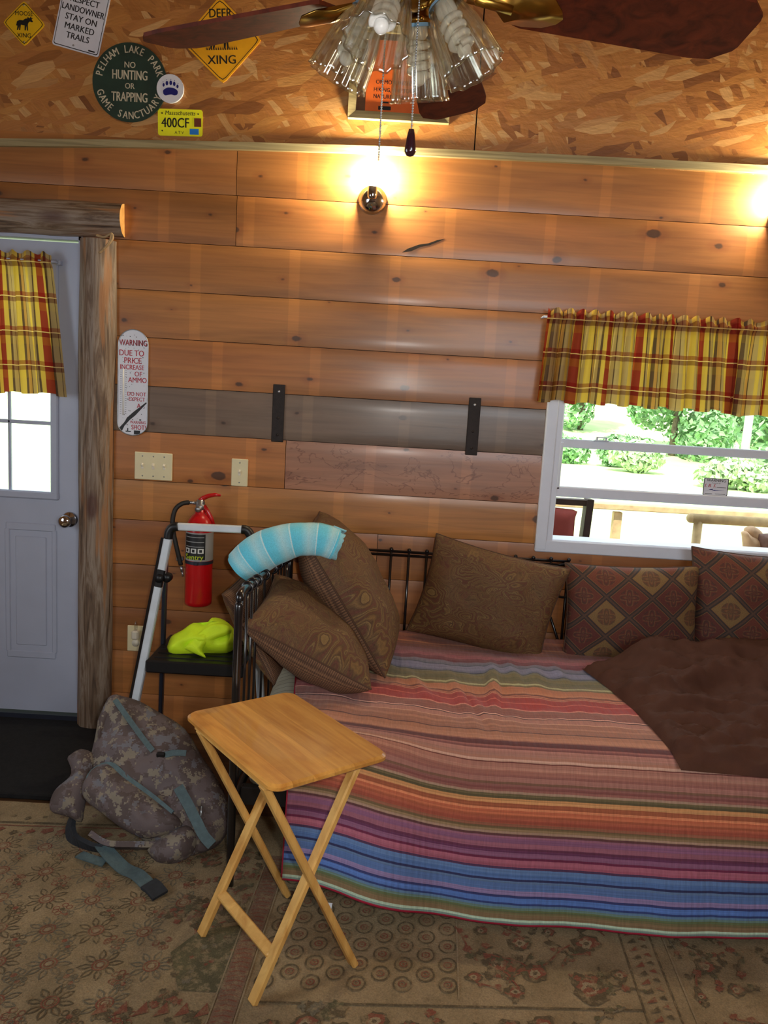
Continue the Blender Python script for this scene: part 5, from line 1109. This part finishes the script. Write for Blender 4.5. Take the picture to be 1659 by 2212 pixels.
# alarm sticker on the raised sash
st = [(1.345, 1.275), (1.451, 1.277), (1.457, 1.202), (1.35, 1.2)]
cx, cz = sum(q[0] for q in st)/4, sum(q[1] for q in st)/4; root = thing('window_sticker', 'small white warning sticker on the window pane', 'sticker', (cx, 0.008, cz)); p = Vector((cx, 0.0105, cz))
mb = MB(); mb.plate(rr_out(0.053, 0.037, 0.006, 4), p, U0, V0, 0.001); mb.build('sticker', 'sign_white', root)
p = p+Vector((0, -0.0011, 0)); mb = MB(); outline_strip(mb, rr_out(0.053, 0.037, 0.006, 4), 0.06, p, U0, V0); mb.text('WARNING', 0.016, p+V0*0.027, U0, V0, 0, 'CENTER', 0.01, 1.05); mb.text('Protected by', 0.007, p+V0*0.016, U0, V0); mb.plate([(0.004, -0.0025), (0.044, -0.0025), (0.044, -0.0005), (0.004, -0.0005)], p, U0, V0, 0.0005)
mb.plate([(-0.044, -0.031), (-0.012, -0.031), (-0.012, -0.029), (-0.044, -0.029)], p, U0, V0, 0.0005); mb.plate([(0.0, -0.031), (0.044, -0.031), (0.044, -0.029), (0.0, -0.029)], p, U0, V0, 0.0005); mb.build('lettering', 'sign_black', root)
mb = MB(); mb.text('I. B. S.', 0.020, p+V0*0.004-U0*0.024, U0, V0, 0, 'CENTER', 0.01, 1, shear=0.3); mb.build('initials', 'sign_red', root)
mb = MB(); mb.plate([(-0.045, -0.020), (-0.02, -0.010), (0.018, -0.006), (-0.012, -0.010), (-0.01, -0.013), (0.04, -0.012), (0.0, -0.016), (-0.015, -0.019), (-0.005, -0.013), (-0.028, -0.014)], p, U0, V0, 0.0005); mb.build('logo_strokes', 'sign_blue', root)

# ------------------------------------------------------------------ curtains
def curtain(name, x0, x1, b0, b1, zt, zb, zr, y, folds, reps, vre, label, cat, group, seed, amp=0.018):
    root = thing(name, label, cat, ((x0+x1)/2, y, zt), group); mb = MB(); R = random.Random(seed); ph = [R.uniform(-0.9, 0.9) for _ in range(folds*3+4)]
    def phase(a): t = a*folds; i = int(t); f = t-i; f = f*f*(3-2*f); return 2*PI*t + ph[i]*(1-f) + ph[i+1]*f
    def fn(a, b):
        z = zt + (zb-zt)*b; d = max(0.0, b-0.08); x = (x0+(x1-x0)*a)*(1-b) + (b0+(b1-b0)*a)*b; p_ = phase(a); pin = math.exp(-((z-zr)/0.012)**2)
        A = amp*(0.45+0.75*min(1, d*1.6))*(1-0.6*pin); yy = y + A*math.sin(p_) + 0.25*A*math.sin(2*p_+1.0+4*b); xx = x + 0.35*A*math.cos(p_); yy -= 0.011*pin
        zz = z + (0.008*math.sin(p_*1.0+seed) if b < 0.06 else 0) + (0.005*math.sin(p_*0.5+seed) if b > 0.97 else 0) + 0.007*fbm((a*12, 0, 0), 1.0, seed)*b
        return Vector((xx, yy, zz))
    mb.grid(fn, folds*12, 44, 0, True, lambda a, b: (a*reps + 0.03*math.sin(phase(a)) + 0.02, b*vre + 0.12)); mb.build('fabric_panel', 'plaid', root)
    return root
GC = 'plaid valances over the window'
curtain('window_valance', 0.612, 1.385, 0.592, 1.412, 1.925, 1.556, 1.893, -0.055, 15, 6.2, 2.75, 'red and yellow plaid valance over the left part of the window', 'curtain', GC, 3)
curtain('window_valance', 1.375, 2.20, 1.372, 2.22, 1.925, 1.548, 1.893, -0.070, 14, 6.4, 2.75, 'red and yellow plaid valance at the right edge, overlapping the wider one', 'curtain', GC, 8)
curtain('door_curtain', -2.12, -1.412, -2.17, -1.350, 2.03, 1.462, 1.995, -0.030, 12, 4.4, 4.1, 'red and yellow plaid curtain over the upper half of the door glass', 'curtain', None, 5, 0.017)
mb = MB(); mb.tube([(0.60, -0.055, 1.893), (2.25, -0.055, 1.893)], 0.005, 8); mb.tube([(0.60, -0.055, 1.893), (0.60, -0.004, 1.893)], 0.005, 8); mb.tube([(2.25, -0.055, 1.893), (2.25, -0.004, 1.893)], 0.005, 8)
tag(mb.build('curtain_rod', 'white_paint'), 'thin white curtain rod carrying the window valances', 'curtain rod')
mb = MB(); mb.tube([(-2.15, -0.030, 1.998), (-1.396, -0.030, 1.998), (-1.392, 0.02, 1.998)], 0.005, 8); mb.box((-1.392, 0.012, 2.0), (0.016, 0.03, 0.02), None, 0, 0.003)
tag(mb.build('curtain_rod', 'white_paint'), 'thin white curtain rod across the top of the door glass', 'curtain rod')

# ------------------------------------------------------------------ wall lamps
def sconce(x, z, label):
    root = thing('wall_lamp', label, 'lamp', (x, 0, z), 'chrome wall lamps on the top pine board'); m = Matrix.Translation((x, -0.002, z)) @ Matrix.Rotation(PI/2, 4, 'X')
    mb = MB(); mb.lathe([(0.058, 0.0), (0.057, 0.006), (0.050, 0.018), (0.036, 0.034), (0.018, 0.046), (0.0, 0.05)], m, 32); mb.build('base_dome', 'chrome', root)
    mb = MB(); mb.lathe([(0.0, -0.012), (0.015, -0.01), (0.019, 0.0), (0.0195, 0.035), (0.017, 0.038), (0.0, 0.038)], Matrix.Translation((x, -0.058, z+0.002)), 24); mb.build('socket', 'chrome', root)
    mb = MB(); mb.lathe([(0.013, 0.0), (0.015, 0.012), (0.024, 0.032), (0.029, 0.052), (0.027, 0.070), (0.016, 0.084), (0.0, 0.089)], Matrix.Translation((x, -0.058, z+0.038)), 24); mb.build('bulb', 'bulb_glow', root)
sconce(-0.121, 2.315, 'lit chrome wall lamp on the pine boards above the switches, below the fan')
sconce(1.535, 2.335, 'lit chrome wall lamp at the far right, just beyond the picture edge')

# ------------------------------------------------------------------ ceiling fan
HX, HY, ZB_ = 0.012, -1.885, 2.232
LX, LZ = HX-0.026, 2.214
fan = thing('ceiling_fan', 'ceiling fan with dark wood blades, brass fittings and four fluted glass lamp shades', 'ceiling fan', (HX, HY, 2.6))
TH_ = Matrix.Translation((HX, HY, 0))
mb = MB(); mb.lathe([(0.0, 3.6), (0.065, 3.6), (0.06, 3.55), (0.02, 3.52), (0.0, 3.52)][::-1], TH_, 24); mb.tube([(HX, HY, 3.55), (HX, HY, 2.52)], 0.013, 12); mb.build('downrod', 'brass', fan)
mb = MB(); mb.lathe([(0.0, 2.27), (0.09, 2.27), (0.11, 2.29), (0.13, 2.33), (0.13, 2.44), (0.10, 2.49), (0.04, 2.53), (0.0, 2.53)], TH_, 40); mb.build('motor_housing', 'brass', fan)
mb = MB(); mb.lathe([(0.0, 2.200), (0.012, 2.202), (0.030, 2.212), (0.038, 2.228), (0.045, 2.245), (0.055, 2.258), (0.075, 2.272), (0.0, 2.275)], Matrix.Translation((LX+0.006, HY, 0)), 32); mb.build('switch_housing', 'brass', fan)
for k in range(5):
    a = math.radians(8 + 72*k); d = Vector((math.cos(a), math.sin(a), 0)); s_ = Vector((-math.sin(a), math.cos(a), 0)); til = math.radians(13)
    w_ = s_*math.cos(til) - Vector((0, 0, 1))*math.sin(til); c = Vector((HX, HY, ZB_)); n_ = d.cross(w_)
    P = [(0.175, -0.052), (0.19, -0.058), (0.53, -0.080), (0.57, -0.076), (0.600, -0.048), (0.604, -0.035), (0.604, 0.035), (0.600, 0.048), (0.57, 0.076), (0.53, 0.080), (0.19, 0.058), (0.175, 0.052)]
    mb = MB(); mb.plate(P, c, d, w_, 0.007, 0, 0.0); bl = mb.build('blade', 'blade_wood', fan)
    mb = MB(); P2 = [(0.08, -0.012), (0.13, -0.014), (0.155, -0.034), (0.19, -0.043), (0.225, -0.036), (0.245, -0.016), (0.252, 0.0), (0.245, 0.016), (0.225, 0.036), (0.19, 0.043), (0.155, 0.034), (0.13, 0.014), (0.08, 0.012)]
    cc = c - n_*0.004; vs_ = [cc + d*x + w_*y - n_*(0.010*(1-(y/0.045)**2) if x > 0.14 else -0.006) for x, y in P2]; vs2 = [q - n_*0.003 for q in vs_]; m_ = len(P2); ce = cc + d*0.19 - n_*0.016
    mb.add(vs_ + vs2 + [ce], [(i, (i+1) % m_, m_+(i+1) % m_, m_+i) for i in range(m_)] + [(m_+i, m_+(i+1) % m_, 2*m_) for i in range(m_)] + [tuple(range(m_))[::-1]], 0, True)
    mb.tube([Vector((HX, HY, ZB_+0.045)) + d*0.07, c + d*0.10 - n_*0.002, c + d*0.16 - n_*0.010], 0.010, 8); mb.build('blade_iron', 'brass', bl)
for az, tilt in ((250, 29), (-16, 29), (70, 18), (165, 26)):
    a = math.radians(az); d = Vector((math.cos(a), math.sin(a), 0)); t = math.radians(tilt); ax = (d*math.sin(t) - Vector((0, 0, 1))*math.cos(t)).normalized()
    nk = Vector((LX, HY, LZ)) + d*0.062; Rm = ax.to_track_quat('Z', 'Y').to_matrix().to_4x4(); Mx = Matrix.Translation(nk) @ Rm
    mb = MB(); mb.lathe([(0.0, -0.062), (0.012, -0.062), (0.015, -0.05), (0.016, -0.03), (0.021, -0.024), (0.022, -0.004), (0.027, -0.002), (0.028, 0.008), (0.0, 0.008)], Mx, 24)
    mb.tube(smooth_path([Vector((LX, HY, LZ+0.05)), Vector((LX, HY, LZ+0.06)) + d*0.03, nk - ax*0.058], 6), 0.008, 10)
    for q in range(3): b = q*2*PI/3; r_ = Mx @ Vector((0.027*math.cos(b), 0.027*math.sin(b), 0.003)); r2 = Mx @ Vector((0.038*math.cos(b), 0.038*math.sin(b), 0.003)); mb.tube([r_, r2], 0.0022, 8); mb.ball(r2, 0.004, 8, 6)
    arm_ = mb.build('lamp_arm', 'brass', fan)
    mb = MB(); mb.lathe([(0.0262, 0.004), (0.0272, 0.010), (0.030, 0.014)], Mx, 32, cap=False); mb.build('gasket', 'blue_gasket', arm_)
    prof = [(0.0245, 0.004), (0.0275, 0.014), (0.034, 0.030), (0.041, 0.052), (0.046, 0.078), (0.0495, 0.104), (0.052, 0.124), (0.054, 0.132)]
    mb = MB(); fl = lambda a_, z_: 0.055*math.cos(12*a_)*min(1, z_/0.03); mb.lathe(prof, Mx, 96, 0, fl, True, False)
    sh = mb.build('lamp_shade', 'shade_glass', fan); md = sh.modifiers.new('thickness', 'SOLIDIFY'); md.thickness = 0.0022; md.offset = -1
    mb = MB(); mb.lathe([(0.012, 0.0), (0.017, 0.004), (0.018, 0.026), (0.013, 0.032), (0.0, 0.032)], Mx, 20)
    pts = []
    for i in range(110):
        f = i/109; b = f*2*PI*3.5; pts.append(Mx @ Vector((0.0165*math.cos(b), 0.0165*math.sin(b), 0.034 + 0.056*f)))
    mb.tube(pts, 0.0058, 8); mb.ball(Mx @ Vector((0, 0, 0.094)), 0.0125, 12, 8); mb.build('bulb', 'cfl', fan)
def chain(p0, p1):
    mb = MB(); p0, p1 = Vector(p0), Vector(p1); n = int((p1-p0).length/0.0042)
    mb.tube([p0, p1], 0.0008, 5)
    for i in range(n+1): mb.ball(p0.lerp(p1, i/n), 0.0019, 6, 4)
    return mb
ct = [Vector(q) for q in [(-0.045, -1.93, 2.088), (-0.042, -1.93, 1.944), (0.012, -1.93, 2.128), (0.015, -1.93, 1.994)]]
c1 = chain((ct[0].x, -1.93, 2.21), (ct[0].x, -1.93, ct[1].z)).build('pull_chain', 'steel', fan)
c2 = chain((ct[2].x-0.004, -1.935, 2.21), (ct[2].x-0.004, -1.935, ct[3].z)).build('pull_chain', 'steel', fan)
mb = MB(); mb.lathe([(0.0, 0.0), (0.0065, 0.002), (0.0098, 0.008), (0.0095, 0.016), (0.0068, 0.034), (0.0048, 0.044), (0.0, 0.045)], Matrix.Translation((ct[2].x-0.004, -1.935, ct[3].z-0.044)), 18); mb.build('chain_fob', 'fob', c2)

# ------------------------------------------------------------------ outside the window: porch, lawn, trees
mb = MB(); mb.box((1.5, 1.55, -0.10), (12, 2.8, 0.08)); struct(mb, 'porch_floor', 'deck', 'sunlit porch floor outside the window')
mb = MB(); mb.grid(lambda a, b: Vector((-30 + 80*a, 2.9 + 60*b, -0.36 + (max(0, b-0.36)*9*(1.2-0.9*a)) + 0.05*fbm((a*20, b*15, 0), 1, 1))), 40, 40, 0, True); struct(mb, 'ground_lawn', 'lawn', 'overexposed sunny lawn beyond the porch')
ra = thing('porch_railing', 'pale wooden porch railing seen through the open lower window', 'railing', (2.0, 2.6, 0))
RY = 2.55; rz = [0.816, 0.827]
mb = MB(); mb.box((1.9, RY, rz[0]), (6.0, 0.13, 0.045), None, 0, 0.006); mb.build('top_rail', 'porch_tan', ra)
for px in [1.048, 1.752] + [3.5]:
    mb = MB(); mb.box((px, RY+0.02, (rz[0]-0.06)/2-0.03), (0.062, 0.062, rz[0]+0.03), None, 0, 0.004); mb.build('rail_post', 'porch_tan', ra)
pb = thing('porch_bench', 'tan wooden bench frame with a round ended top rail on the porch', 'bench', (1.9, 0.95, 0))
q = [(1.671, 0.95, 0.973), (1.719, 0.95, 0.969), (1.74, 0.95, 0.794)]
mb = MB(); mb.tube([(q[0][0]+0.01, 0.95, q[0][2]), (q[0][0]+1.15, 0.95, q[0][2])], 0.027, 14); mb.ball((q[0][0]+0.008, 0.95, q[0][2]), 0.027); mb.build('top_rail', 'porch_tan', pb)
for x in (q[1][0], q[1][0]+1.0):
    mb = MB(); mb.tube([(x, 0.95, -0.06), (x, 0.95, q[0][2])], 0.024, 12); mb.build('post', 'porch_tan', pb)
mb = MB(); mb.box((q[1][0]+0.5, 1.19, 0.38), (1.1, 0.45, 0.03), None, 0, 0.006); mb.build('seat', 'porch_tan', pb)
for x in (q[1][0], q[1][0]+1.0): mb = MB(); mb.tube([(x, 1.38, -0.06), (x, 1.38, 0.37)], 0.022, 12); mb.build('leg', 'porch_tan', pb)
pc = thing('porch_chair', 'dark wooden porch chair with a red cushion at the left of the open window', 'chair', (0.93, 0.75, 0))
q = [(0.872, 0.62, 1.058), (1.04, 0.62, 1.084), (1.0, 0.62, 0.863), (0.965, 0.62, 1.037), (0.957, 0.62, 0.873)]
xr = q[1][0]; zt = q[1][2]; xl = xr-0.56
mb = MB(); mb.bar((xr-0.012, 0.62, zt), (xr-0.065, 0.58, -0.06), 0.035, 0.075, (0, 1, 0)); mb.build('post', 'porch_dark', pc)
mb = MB(); mb.bar((xl+0.012, 0.62, zt), (xl+0.04, 0.58, -0.06), 0.035, 0.075, (0, 1, 0)); mb.build('post', 'porch_dark', pc)
mb = MB(); mb.bar((xl, 0.625, zt-0.02), (xr, 0.625, zt-0.02), 0.06, 0.03, (0, 0, 1)); mb.build('back_rail', 'porch_dark', pc)
mb = MB(); mb.box(((xl+xr)/2, 0.86, 0.36), (0.54, 0.55, 0.04), None, 0, 0.006); mb.box(((xl+xr)/2-0.03, 0.64, 0.60), (0.50, 0.025, 0.45), None, 0, 0.006); mb.build('seat', 'porch_dark', pc)
mb = MB(); puff(mb, round_outline([(xl+0.05, 0.62), (xr-0.12, 0.62), (xr-0.085, 0.72), (xr-0.08, zt-0.10), (xr-0.10, zt-0.055), (xl+0.10, zt-0.055), (xl+0.05, zt-0.12)], 3), (0, 0.60, 0), (1, 0, 0), (0, 0, 1), 0.05, 0.04, 0.06, 24, 24); mb.build('cushion', 'rust_fabric', pc)
cf = thing('carved_figure', 'tan and brown carved wooden lump on the porch at the right edge, behind the cushion', 'ornament', (1.75, 0.6, 0))
o_ = (1.875, 0.55, 0.918)
mb = MB(); puff(mb, round_outline([(-0.085, 0.03), (-0.09, 0.053), (-0.072, 0.059), (-0.046, 0.037), (-0.012, 0.023), (0.008, -0.023), (0.012, -0.094), (-0.052, -0.097)], 3), o_, (1, 0, 0), (0, 0, 1), 0.05, 0.05, 0.03, 24, 20, 0.01, 20, 1.0); mb.build('lower_lobe', 'carved_tan', cf)
mb = MB(); puff(mb, round_outline([(-0.067, 0.055), (-0.06, 0.074), (-0.029, 0.083), (0.003, 0.068), (0.022, 0.046), (0.017, 0.008), (-0.024, 0.01), (-0.055, 0.032)], 3), Vector(o_)+Vector((0, 0.03, 0)), (1, 0, 0), (0, 0, 1), 0.045, 0.045, 0.03, 24, 20, 0.008, 20, 2.0); mb.build('upper_lobe', 'carved_tan', cf)
mb = MB(); puff(mb, round_outline([(-0.016, 0.053), (0.057, 0.062), (0.131, 0.055), (0.161, -0.085), (0.024, -0.093), (-0.014, -0.001)], 3), Vector(o_)+Vector((0, -0.03, 0)), (1, 0, 0), (0, 0, 1), 0.05, 0.05, 0.03, 24, 20, 0.01, 20, 3.0); mb.build('dark_lobe', 'carved_brown', cf)
mb = MB(); mb.box((o_[0], 0.55, 0.40), (0.26, 0.26, 0.92), None, 0, 0.02); mb.build('pedestal', 'carved_tan', cf)
def crown(blobs, n, size, mat, name, parent, seed):
    R = random.Random(seed); mb = MB()
    for _ in range(n):
        c, r = R.choice(blobs); d = Vector((R.gauss(0, 1), R.gauss(0, 1), R.gauss(0, 1))).normalized(); k = R.uniform(0.75, 1.05)
        p = Vector((c[0]+d.x*r[0]*k, c[1]+d.y*r[1]*k, c[2]+d.z*r[2]*k)); nrm = (d + Vector((R.gauss(0, .5), R.gauss(0, .5), R.gauss(0, .5)))).normalized(); u = nrm.orthogonal().normalized(); w = nrm.cross(u); a = R.uniform(0, 6.28); u, w = u*math.cos(a)+w*math.sin(a), w*math.cos(a)-u*math.sin(a); s = size*R.uniform(0.6, 1.3)
        mb.add([p-u*s, p-w*s*0.5+nrm*s*0.1, p+u*s, p+w*s*0.5+nrm*s*0.1], [(0, 1, 2, 3)], 0)
    return mb.build(name, mat, parent)
def tree(x, y, h, r, seed, label, mat='leaf', z0=-0.3, n=5200):
    t = thing('leafy_tree', label, 'tree', (x, y, z0), 'green trees beyond the lawn'); R = random.Random(seed)
    blobs = [((x+R.uniform(-r, r)*0.6, y+R.uniform(-r, r)*0.5, z0+h*R.uniform(0.10, 0.85)), (r*0.6, r*0.6, r*0.55)) for _ in range(16)]
    crown(blobs, n, 0.15, mat, 'crown', t, seed); mb = MB(); mb.tube([(x, y, z0-0.2), (x+0.05, y, z0+h*0.5), (x, y, z0+h*0.8)], [0.14, 0.10, 0.04], 8); mb.build('trunk', 'bark', t)
def bush(x, y, h, r, seed, label, z0=-0.3, mat='leaf', n=1600):
    t = thing('shrub', label, 'shrub', (x, y, z0), 'low shrubs on the lawn'); R = random.Random(seed)
    crown([((x+R.uniform(-r, r)*0.6, y+R.uniform(-.3, .3), z0+h*R.uniform(0.3, 0.6)), (r*0.5, r*0.5, h*0.45)) for _ in range(6)], n, 0.11, mat, 'foliage', t, seed); mb = MB(); mb.tube([(x, y, z0-0.1), (x, y, z0+h*0.5)], 0.03, 6); mb.build('stem', 'bark', t)
tree(8.3, 31.5, 5.5, 1.5, 21, 'green tree beyond the lawn, left one behind the middle of the window', 'leaf', 0.6); tree(10.6, 26.5, 5.8, 1.7, 22, 'green tree beyond the lawn just left of the pale birch')
tree(13.2, 22.8, 6.0, 1.9, 23, 'green tree beyond the lawn right of the pale birch'); tree(15.8, 32.5, 6.0, 2.0, 24, 'green tree beyond the lawn farthest to the right, partly past the picture edge')
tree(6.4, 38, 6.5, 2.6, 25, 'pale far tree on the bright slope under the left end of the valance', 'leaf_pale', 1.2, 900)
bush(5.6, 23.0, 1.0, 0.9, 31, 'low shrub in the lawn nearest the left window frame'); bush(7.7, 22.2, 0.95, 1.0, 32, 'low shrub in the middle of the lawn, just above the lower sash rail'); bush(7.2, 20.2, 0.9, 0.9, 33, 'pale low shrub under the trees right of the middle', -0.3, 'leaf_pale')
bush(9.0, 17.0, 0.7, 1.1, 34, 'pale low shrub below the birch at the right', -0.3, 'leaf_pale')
mb = MB(); mb.tube([(10.5, 20.2, -0.4), (10.52, 20.2, 2.5), (10.6, 20.2, 5.0)], [0.13, 0.11, 0.06], 10); tag(mb.build('birch_trunk', 'birch_bark'), 'slim white birch trunk among the green trees', 'tree trunk')
